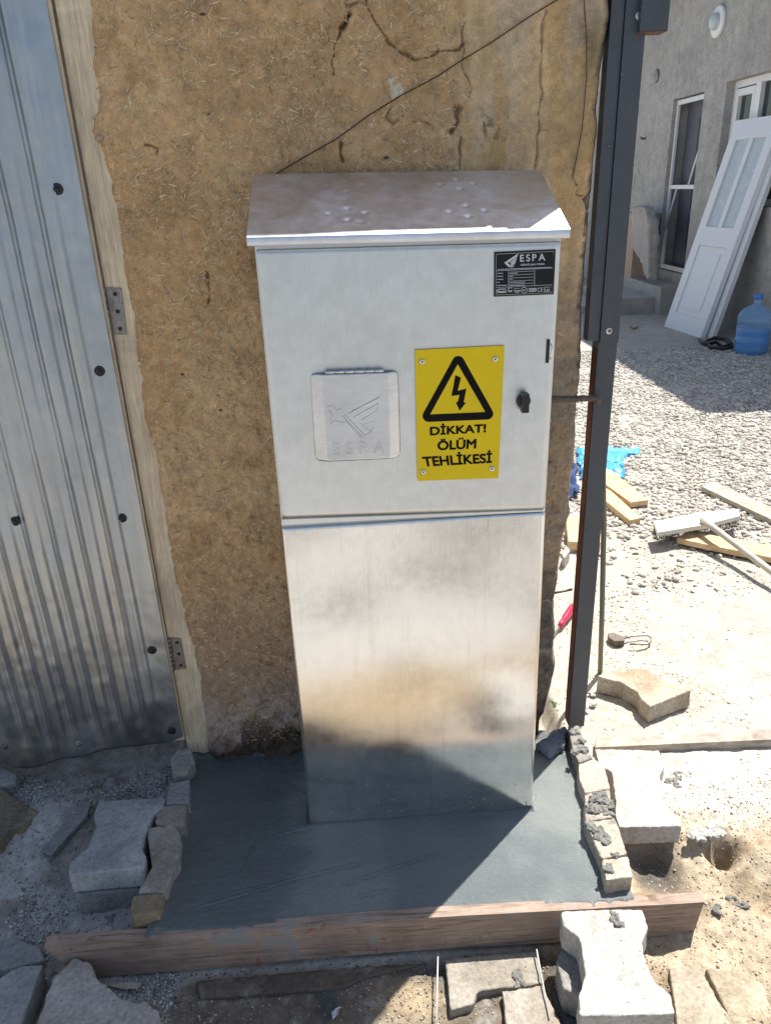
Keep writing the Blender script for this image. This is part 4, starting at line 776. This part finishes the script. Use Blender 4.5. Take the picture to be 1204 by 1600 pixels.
# light scratches and scuffs on the sheet: small mortar spatter on the lower panel
rg = np.random.default_rng(77); pos = []
for i in range(260):
    a = rg.uniform(493, 822); b = 1277-abs(rg.normal(0, 34))-18*(a-495)/330; pos.append(PY(a, b, -.0035))
v, f, k = stones(np.array(pos), (.0005+.0028*rg.uniform(0, 1, len(pos))**3), 0, 9, 1., .4, .5); v = v.reshape(len(pos), k, 3); cc_ = v.mean(1, keepdims=True); v[..., 1] = cc_[..., 1]+(v[..., 1]-cc_[..., 1])*.3; o = big('mortar_spatter', v.reshape(-1, 3), f, M['plaster_step'], cab); o['kind'] = 'stuff'

# ------------------------------------------------------------------ steel post
post = thing('steel_post', 'dark grey box section steel post at the right end of mud wall', 'post', (.43, .28, 0))
def tubepost(name, x0, x1, y0, y1, z0, z1, open_b=True):
    t = [(x0, y0, z1), (x1, y0, z1), (x1, y1, z1), (x0, y1, z1)]; return bm_obj(name, prism_bm(t, [(a, b, z0) for a, b, c in t]), M['dark_steel'], post, bev=.0018, seg=2)
b0, b1 = PY(889, 1128, .262), PY(912, 1128, .262)
tubepost('lower_tube', b0[0], b1[0]+.001, .262, .302, .008, 1.02)
u0, u1 = PY(937, 536, .250), PY(963, 538, .250)
us0, us1 = PY(966, 200, .250), PY(993, 200, .250)
tubepost('upper_tube', min(u0[0], us0[0]), max(u1[0], us1[0])+.002, .250, .288, u0[2], 1.97)
ul = PY(917, 534, .256)
tubepost('left_face_piece', ul[0], min(u0[0], us0[0])-.0015, .2545, .286, ul[2]+.002, 1.97)  # added in place of the tube's left face; a deeper tube would shade the hood
bm_obj('rust_strip', prism_bm([(b0[0]-.0015, .2665, .98), (b0[0]-.0004, .2665, .98), (b0[0]-.0004, .298, .98), (b0[0]-.0015, .298, .98)], [(b0[0]-.0015, .2665, .012), (b0[0]-.0004, .2665, .012), (b0[0]-.0004, .298, .012), (b0[0]-.0015, .298, .012)]), M['rust'], post)
for a, b in [(951, 517), (998, 24)]:
    p = PY(a, b, .2497); h_ = disc('bolt_hole', p, (0, -1, 0), .0065, .0008, M['bright'], post, 16); disc('bolt_head', p+np.array([.001, -.0008, 0]), (0, -1, 0), .0042, .001, M['dull_steel'], post, 8)
for a, b in [(971, 116), (951, 228), (946, 467), (940, 352)]:
    v, f, k = stones(np.array([PY(a, b, .2497)]), np.array([.0022]), 0, a, .5, .3, .5); big('paint_chip', v, f, M['plaster_step'], post, col=None)
h0, h1 = PY(999, 48, .235), PY(1043, 42, .235)
hang = thing('steel_bracket', 'short dark steel box section hanging beside the post top, rusty underneath', 'bracket', (h0[0], .24, h0[2]))
box('bracket_tube', h0[0], h1[0], .235, .275, h0[2], 1.74, M['dark_steel'], hang, .0015); box('rusty_end', h0[0]+.0006, h1[0]-.0006, .2356, .2744, h0[2]-.0012, h0[2]-.0001, M['rust'], hang)
# rebar hook and nails
p0, p1 = PY(860, 624, .246), PY(931, 622, .246)
tv = []
for i in range(40):
    t = i/39; q = p0+(p1-p0)*t; tv.append(q)
tv += [p1+np.array([.004, -.002, -.002]), p1+np.array([.005, .001, -.006]), p1+np.array([.004, .006, -.008])]
o = tube('rebar_hook', tv, [.0064+.0007*(i % 2) for i in range(len(tv))], M['rebar'], n=12); tag(o, 'rusty ribbed rebar pin from mud wall across the steel post', 'rebar')
q = PY(941, 588, .28); o = tube('long_nail', [q, PY(1003, 585, .262)], .0017, M['bright'], n=8); tag(o, 'long bright nail sticking out right of the steel post', 'nail')
o = tube('rebar_stub', [PY(858, 928, .27), PY(880, 924, .275), PY(893, 921, .28)], .0028, M['rebar'], n=8); tag(o, 'thin dark rod between mud wall and post, lower down', 'rod')
# leaning grey pole behind post
q0 = PZ(937, 1050, -.03); pp = [q0, np.array([*(q0[:2]*.6+PY(941, 900, .46)[:2]*.4), .2])*0+PY(940, 960, .50), PY(943, 820, .46), PY(941, 700, .42), PY(938, 640, .40), PY(936, 560, .37)]
o = tube('round_pole', pp, .0072, M['hose'], n=12); tag(o, 'thin round grey-green pole leaning behind the steel post', 'pole')

# ------------------------------------------------------------------ things on the yard
def px_plank(name, px, z, th, m, label, cat='plank', group=None, bev=.002):
    t = [PZ(a, b, z) for a, b in px]; o = bm_obj(name, prism_bm(t, [p-np.array([0, 0, th]) for p in t]), m, bev=bev); return tag(o, label, cat, group)
def c6(x, y): return (x/3.308+840, y/3.308+500)
px_plank('plank', [c6(340, 755), c6(365, 765), c6(570, 930), c6(480, 942), c6(300, 815)], .0, .025, M['plank'], 'broad fresh pine plank poking out behind the steel post', group='planks on the gravel')
px_plank('plank', [c6(330, 855), c6(380, 885), c6(530, 1022), c6(475, 1035), c6(300, 895)], -.008, .025, M['plank'], 'narrow pine plank just in front of the broad one', group='planks on the gravel')
px_plank('plank', [c6(845, 860), c6(905, 833), c6(1300, 1010), c6(1330, 1090)], -.005, .02, M['oldplank'], 'weathered grey plank on gravel at right, behind the broom', group='planks on the gravel')
px_plank('plank', [c6(720, 1128), c6(765, 1097), c6(830, 1100), c6(1320, 1185), c6(1320, 1250), c6(870, 1160)], .0, .022, M['plank'], 'pine plank under the broom pole at right', group='planks on the gravel')
px_plank('wood_block', [(884, 810), (938, 800), (938, 848), (888, 846)], .01, .04, M['plank'], 'pine block seen in the gap left of the steel post', 'block')
t = [PZ(a, b, .01) for a, b in [(878, 868), (884, 852), (890, 860), (882, 872)]]
o = bm_obj('stone_fragment', prism_bm(t, [p-np.array([0, 0, .04]) for p in t]), M['plaster_step'], bev=.002); tag(o, 'pale stone tip beside mud wall edge behind the post', 'stone')
# broom
br = thing('push_broom', 'dusty white push broom with black bristles lying on the gravel', 'broom', tuple(PZ(1090, 820, 0)))
ht = [(1021, 815), (1095, 800), (1153, 795), (1156, 806), (1100, 820), (1027, 832)]
t = [PZ(a, b, .045) for a, b in ht]; bm_obj('broom_head', prism_bm(t, [p-np.array([0, 0, .018]) for p in t]), M['broom'], br, bev=.004, seg=3)
P0, P1 = PZ(1024, 825, .03), PZ(1154, 802, .03); rg2 = random.Random(4); V = []; Fc = []
for i in range(900):
    t_ = rg2.random(); p = P0+(P1-P0)*t_; p = p+np.array([rg2.uniform(-.012, .012), rg2.uniform(-.016, .016), 0]); e_ = p+np.array([rg2.uniform(-.02, .012), rg2.uniform(-.04, .0), -.055]); b_ = len(V); V += [p+np.array([.0009, 0, 0]), p-np.array([.0009, 0, 0]), e_, p+np.array([0, .001, 0])]; Fc += [(b_, b_+1, b_+2), (b_+1, b_+3, b_+2), (b_+3, b_, b_+2)]
bo = mesh('bristles', V, Fc, M['bristle'], br); bo['kind'] = 'stuff'
tube('broom_pole', [PZ(1098, 813, .055), PZ(1115, 825, .055), PZ(1210, 897, .02), PZ(1300, 965, .0)], [.016, .0125, .0125, .0125], M['pole'], br, 14)
# blue tarp
def cloth(name, px, z, m, label, amp=.012, s=0, n=40, cat='tarp'):
    c = [PZ(a, b, z) for a, b in px]; u = np.linspace(0, 1, n)[:, None]; w = np.linspace(0, 1, n)[None]; G = ((1-u)*(1-w))[..., None]*c[0]+(u*(1-w))[..., None]*c[1]+(u*w)[..., None]*c[2]+((1-u)*w)[..., None]*c[3]
    G[..., 0] += fbm(u+0*w, w+0*u, f=4, o=3, s=s+1)*.02; G[..., 1] += fbm(u+0*w, w+0*u, f=4, o=3, s=s+2)*.04
    G[..., 2] = z+.015+np.abs(fbm(G[..., 0], G[..., 1], f=11, o=3, s=s))*amp*3-.014*(1-sst(0, .08, np.minimum(np.minimum(u, 1-u), np.minimum(w, 1-w))))
    o = big(name, G.reshape(-1, 3), gridf(n, n), m); md = o.modifiers.new('t', 'SOLIDIFY'); md.thickness = .0015; return tag(o, label, cat)
cloth('blue_tarp', [(900, 704), (997, 703), (972, 728), (900, 728)], -.03, M['tarp'], 'bright blue tarpaulin crumpled on gravel behind the post', s=5)
cloth('blue_sack', [(905, 726), (974, 726), (976, 746), (905, 750)], -.03, M['tarp'], 'lighter blue plastic sack in front of the tarpaulin', s=9, cat='sack')
cloth('navy_cloth', [(885, 742), (899, 735), (899, 778), (884, 784)], -.03, M['navy'], 'dark blue cloth showing between mud wall and post', s=12, cat='cloth', amp=.02)
# screwdriver
sd = thing('screwdriver', 'screwdriver with red handle on ground behind the post', 'screwdriver', tuple(PZ(880, 960, -.02)))
d0, d1 = PZ(874, 978, -.015), PZ(896, 946, -.012); dv = d1-d0
tube('handle', [d0, d0+dv*.12, d0+dv*.25, d0+dv*.4, d0+dv*.8, d0+dv*.95, d1], [.007, .010, .0085, .012, .013, .011, .006], M['red'], sd, 10)
tube('blade', [d0, d0-dv*.9-np.array([.0, 0, .008])], .003, M['bright'], sd, 8)
# padlock
pk = thing('padlock', 'old rusty padlock with open shackle on the dusty ground', 'padlock', tuple(PZ(965, 1000, -.03)))
t = [PZ(a, b, -.012) for a, b in [(949, 990), (958, 988), (976, 996), (975, 1001), (960, 1002), (951, 996)]]; bm_obj('lock_body', prism_bm(t, [p-np.array([0, 0, .02]) for p in t]), M['rebar'], pk, bev=.002)
tube('shackle', [PZ(a, b, -.016) for a, b in [(974, 998), (985, 994), (1000, 993), (1012, 993), (1017, 997), (1016, 1003), (1010, 1007), (998, 1006), (984, 1007)]], .0033, M['dull_steel'], pk, 8)
# weed
wd = [];
for i in range(14):
    a = i*2.4; p = PZ(866+random.uniform(-4, 4), 1105+random.uniform(-4, 3), -.025); r = random.uniform(.006, .014); q = p+np.array([math.cos(a)*r, math.sin(a)*r, random.uniform(.006, .014)]); n_ = np.array([-math.sin(a), math.cos(a), 0])*.0035; wd.append((p, p*.5+q*.5+n_, q, p*.5+q*.5-n_))
V = [v for w_ in wd for v in w_]; o = mesh('weed', V, [(4*i, 4*i+1, 4*i+2, 4*i+3) for i in range(len(wd))], M['leaf']); tag(o, 'tiny green weed at the foot of the mud wall', 'weed')

# ------------------------------------------------------------------ far house
XW = 3.563; GBk = -.05
house = thing('grey_house', 'single storey house with grey cement rendered wall beyond the yard', 'house', (XW+1, 8, GBk))
dy0, dy1, dz0, dz1 = 7.18, 7.95, .34, 2.10; wy0, wy1 = 5.55, 6.70
wt = PX(1137, 127, XW)[2]; wb = PX(1170, 322, XW)[2]
def wallpiece(y0, y1, z0, z1): return box('wall', XW, XW+.25, y0, y1, z0, z1, M['plaster_grey'], house)
ZT = 3.32
def wall_with_holes():
    ys = [4.55, wy0, wy1, dy0, dy1, 15.]; zs = sorted([-.3, dz0, wb, dz1, wt, ZT]); bm = bmesh.new()
    def hole(y, z): return (wy0 < y < wy1 and wb < z < wt) or (dy0 < y < dy1 and dz0 < z < dz1)
    def inside(i, j): return 0 <= i < len(ys)-1 and 0 <= j < len(zs)-1 and not hole((ys[i]+ys[i+1])/2, (zs[j]+zs[j+1])/2)
    cache = {}
    def vt(x, y, z):
        k = (round(x, 4), round(y, 4), round(z, 4))
        if k not in cache: cache[k] = bm.verts.new(k)
        return cache[k]
    x0, x1 = XW, XW+.25
    for i in range(len(ys)-1):
        for j in range(len(zs)-1):
            if not inside(i, j): continue
            a, b, c, d = ys[i], ys[i+1], zs[j], zs[j+1]
            bm.faces.new([vt(x0, a, c), vt(x0, a, d), vt(x0, b, d), vt(x0, b, c)]); bm.faces.new([vt(x1, a, c), vt(x1, b, c), vt(x1, b, d), vt(x1, a, d)])
            if not inside(i-1, j): bm.faces.new([vt(x0, a, c), vt(x1, a, c), vt(x1, a, d), vt(x0, a, d)])
            if not inside(i+1, j): bm.faces.new([vt(x0, b, c), vt(x0, b, d), vt(x1, b, d), vt(x1, b, c)])
            if not inside(i, j-1): bm.faces.new([vt(x0, a, c), vt(x0, b, c), vt(x1, b, c), vt(x1, a, c)])
            if not inside(i, j+1): bm.faces.new([vt(x0, a, d), vt(x1, a, d), vt(x1, b, d), vt(x0, b, d)])
    return bm_obj('wall', bm, M['plaster_grey'], house)
wall_with_holes()
box('end_wall', XW+.25, XW+5, 4.55, 4.75, -.3, ZT, M['plaster_grey'], house)
box('roof', XW-.30, XW+5.3, 4.42, 15.3, ZT+.001, ZT+.10, M['plaster_step'], house)
box('interior_back', XW+.6, XW+.65, 5.0, 9, -.2, 3, M['dark_in'], house)
# window
wf = box('window', XW+.10, XW+.13, wy0, wy1, wb, wt, M['glass'], house)
def bar(nm, y0, y1, z0, z1, x0=XW+.08, x1=XW+.15, par=None): return box(nm, x0, x1, y0, y1, z0, z1, M['pvc'], par or wf, .004)
bar('window_frame', wy0, wy1, wt-.06, wt-.002); bar('window_frame', wy0, wy1, wb+.002, wb+.06); bar('window_frame', wy1-.06, wy1-.002, wb+.061, wt-.061); bar('window_frame', wy0+.002, wy0+.06, wb+.061, wt-.061)
ym = wy1-.50
bar('window_mullion', ym-.045, ym+.045, wb+.061, wt-.061, XW+.06, XW+.149)
for z0, z1, y0, y1 in ((wt-.135, wt-.075, ym+.06, wy1-.075), (wb+.075, wb+.135, ym+.06, wy1-.075)): bar('sash', y0, y1, z0, z1, XW+.065, XW+.148)
bar('sash', ym+.060, ym+.11, wb+.136, wt-.136, XW+.065, XW+.148); bar('sash', wy1-.13, wy1-.075, wb+.136, wt-.136, XW+.065, XW+.148)
# doorway: screen door and grey inner door
idr = box('inner_door', XW+.17, XW+.21, dy0+.02, dy1-.02, dz0+.01, dz1-.01, M['grey_door'], house); idr['label'] = 'dark blue-grey inner door behind the white screen frame'
for a, b, c, d in ((.30, .62, 1.0, 1.9), (.30, .62, .55, .93)): box('door_panel', XW+.160, XW+.169, dy0+.1, dy1-.35, c, d, M['dark_in'], idr, .002)
scr = thing('screen_door', 'white framed insect screen door in the grey house doorway', 'screen door', (XW+.05, 7.5, dz0))
def sb(nm, y0, y1, z0, z1): return box(nm, XW+.04, XW+.065, y0, y1, z0, z1, M['pvc'], scr, .003)
sb('screen_frame', dy0+.01, dy1-.01, dz1-.06, dz1-.015); sb('screen_frame', dy0+.01, dy1-.01, dz0+.01, dz0+.055); sb('screen_frame', dy1-.05, dy1-.01, dz0+.056, dz1-.061); sb('screen_frame', dy0+.01, dy0+.03, dz0+.056, dz1-.061)
zm = PX(1045, 292, XW)[2]; sb('screen_rail', dy0+.031, dy1-.051, zm-.02, zm+.02)
for (y0, z0), (y1, z1) in (((dy0+.02, zm+.42), (dy0+.22, zm+.02)), ((dy1-.05, zm-.45), (dy1-.25, zm-.02))): tube('screen_brace', [(XW+.038, y0, z0), (XW+.038, y1, z1)], .012, M['pvc'], scr, 6)
# lamp, vent, hook
l0 = PX(1124, 33, XW); lp = thing('wall_lamp', 'round white wall lamp on the grey wall at the upper right', 'wall lamp', tuple(l0))
disc('lamp_base', l0, (-1, 0, 0), .135, .035, M['pvc'], lp, 32); v = []
bmx = bmesh.new(); bmesh.ops.create_uvsphere(bmx, u_segments=24, v_segments=12, radius=.075, matrix=Matrix.Translation((l0[0]-.045, l0[1], l0[2])) @ Matrix.Diagonal((.7, 1, 1, 1))); bm_obj('lamp_globe', bmx, M['frost'], lp, True)
v0 = PX(1026, 118, XW); o = disc('wall_vent', v0, (-1, 0, 0), .07, .02, M['dull_steel'], None, 20); tag(o, 'small round grey vent cap high on the grey wall', 'vent')
n0 = PX(1008, 216, XW); o = tube('wall_hook', [n0, n0+np.array([-.06, -.02, 0]), n0+np.array([-.08, -.06, .01])], .012, M['dull_steel'], n=8); tag(o, 'small dark hook sticking out of the grey wall', 'hook')
# steps
def rstep(px, z, th, label, s):
    t = [PZ(a, b, z) for a, b in px]; o = rough_solid('step', t, [p-np.array([0, 0, th]) for p in t], M['plaster_step'], None, .03, .008, .012, s, 6); return tag(o, label, 'step', 'concrete steps at the grey house')
box('threshold', XW-.30, XW-.001, 7.0, 8.6, -.1, dz0-.10, M['plaster_step'], house, .02)
o = box('step', XW-.75, XW-.302, 7.15, 8.5, -.1, .12, M['plaster_step'], None, .03); tag(o, 'rough concrete step below the screen door', 'step')
o = box('step', XW-1.25, XW-.76, 7.3, 8.4, -.1, .035, M['plaster_step'], None, .03); tag(o, 'low broken concrete step lying in front of the other', 'step')
# sack and board by the doorway
sk = [PX(a, b, XW-.35) for a, b in [(985, 322), (1006, 322), (1013, 350), (1012, 440), (985, 380)]]
o = rough_solid('draped_sack', [p for p in sk], [p+np.array([.12, 0, 0]) for p in sk], M['sack'], None, .02, .015, .01, 33, 7); tag(o, 'dusty sheet draped over a carton beside the screen door', 'sheet')
o = box('carton', XW-.30, XW-.02, 7.95, 8.55, .24, .95, M['box'], None, .01); tag(o, 'brown carton under the dusty sheet beside doorway', 'carton')
# leaning white doors
def door_leaf(BL, BR, TL, th, label, glass=True):
    BL, BR, TL = map(np.array, (BL, BR, TL)); eu = (BR-BL); wd_ = np.linalg.norm(eu); eu = eu/wd_; ev = TL-BL; ev = ev-eu*(ev@eu); ht_ = np.linalg.norm(ev); ev = ev/ht_; en = np.cross(eu, ev)
    if en[0] > 0: en = -en
    t = thing('door_leaf', label, 'door', tuple(BL), 'old white doors leaning on the grey house')
    def slab(nm, u0, u1, v0, v1, d0, d1, m, bev=.003):
        f = [BL+eu*a+ev*b+en*d0 for a, b in ((u0, v0), (u1, v0), (u1, v1), (u0, v1))]; k = [p+en*(d1-d0) for p in f]; return bm_obj(nm, prism_bm(k, f), m, t, bev=bev)
    sb_ = .11; H = ht_; Wd = wd_
    slab('stile', 0, sb_, 0, H, -th, 0, M['white_paint']); slab('stile', Wd-sb_, Wd, 0, H, -th, 0, M['white_paint'])
    slab('rail', sb_+.001, Wd-sb_-.001, 0, .16, -th, 0, M['white_paint']); slab('rail', sb_+.001, Wd-sb_-.001, H-.17, H, -th, 0, M['white_paint']); slab('rail', sb_+.001, Wd-sb_-.001, H*.42, H*.42+.17, -th, 0, M['white_paint'])
    slab('panel', sb_+.001, Wd-sb_-.001, .161, H*.42-.001, -th*.8, -.012, M['white_paint']); slab('panel_field', sb_+.06, Wd-sb_-.06, .22, H*.42-.06, -.0119, -.004, M['white_paint'])
    slab('muntin', Wd/2-.03, Wd/2+.03, H*.42+.171, H-.171, -th, -.004, M['white_paint'])
    for a, b in ((sb_+.001, Wd/2-.031), (Wd/2+.031, Wd-sb_-.001)): slab('glass_pane', a, b, H*.42+.171, H-.171, -th*.6, -th*.4, M['frost'] if glass else M['glass'], 0)
    return t
TLp = PX(1128, 191, 3.50); zbase = -.045
BLp = PZ(1037, 510, zbase); BRp = PZ(1094, 528, zbase)
door_leaf(BLp, BRp, TLp, .045, 'old white half glazed door leaning in front on the grey house')
off = np.array([.075, -.06, 0]); door_leaf(BLp+off, BRp+off, TLp+np.array([.05, -.06, .0]), .04, 'second white door leaning behind the front one', True)
# bottle
bc = PZ(1171, 553, GBk); bc = (bc[0], bc[1], GBk+.004); bt_ = thing('water_bottle', 'large blue plastic water bottle standing by the grey wall', 'water bottle', bc)
prof = [(.0, 0), (.115, 0), (.13, .015), (.133, .06), (.128, .075), (.133, .09), (.133, .14), (.127, .155), (.133, .17), (.133, .22), (.127, .235), (.133, .25), (.133, .29), (.12, .335), (.085, .37), (.045, .39), (.030, .40), (.030, .44), (.034, .445)]
lathe('bottle_shell', prof, bc, M['bottle'], bt_); lathe('water_fill', [(.0, .004), (.11, .004), (.126, .02), (.126, .20), (0, .2005)], bc, M['water'], bt_); lathe('bottle_cap', [(.0, .4401), (.036, .4401), (.036, .475), (.0, .48)], bc, M['water'], bt_)
# black cable
ps = [PZ(a, b, GBk+.03) for a, b in [(1092, 530), (1105, 540), (1118, 534), (1130, 542), (1142, 538), (1135, 530), (1115, 528), (1100, 534), (1110, 543), (1130, 545), (1147, 541)]]
o = tube('black_cable', ps, .016, M['black'], n=8); tag(o, 'coil of black cable between leaning doors and water bottle', 'cable')
o = mesh('leaf_litter', [PZ(a, b, -.02) for a, b in [(984, 507), (992, 503), (996, 509), (989, 513)]], [(0, 1, 2, 3)], M['box']); md = o.modifiers.new('t', 'SOLIDIFY'); md.thickness = .004; tag(o, 'pinkish paper scrap on the ground near the low step', 'scrap')
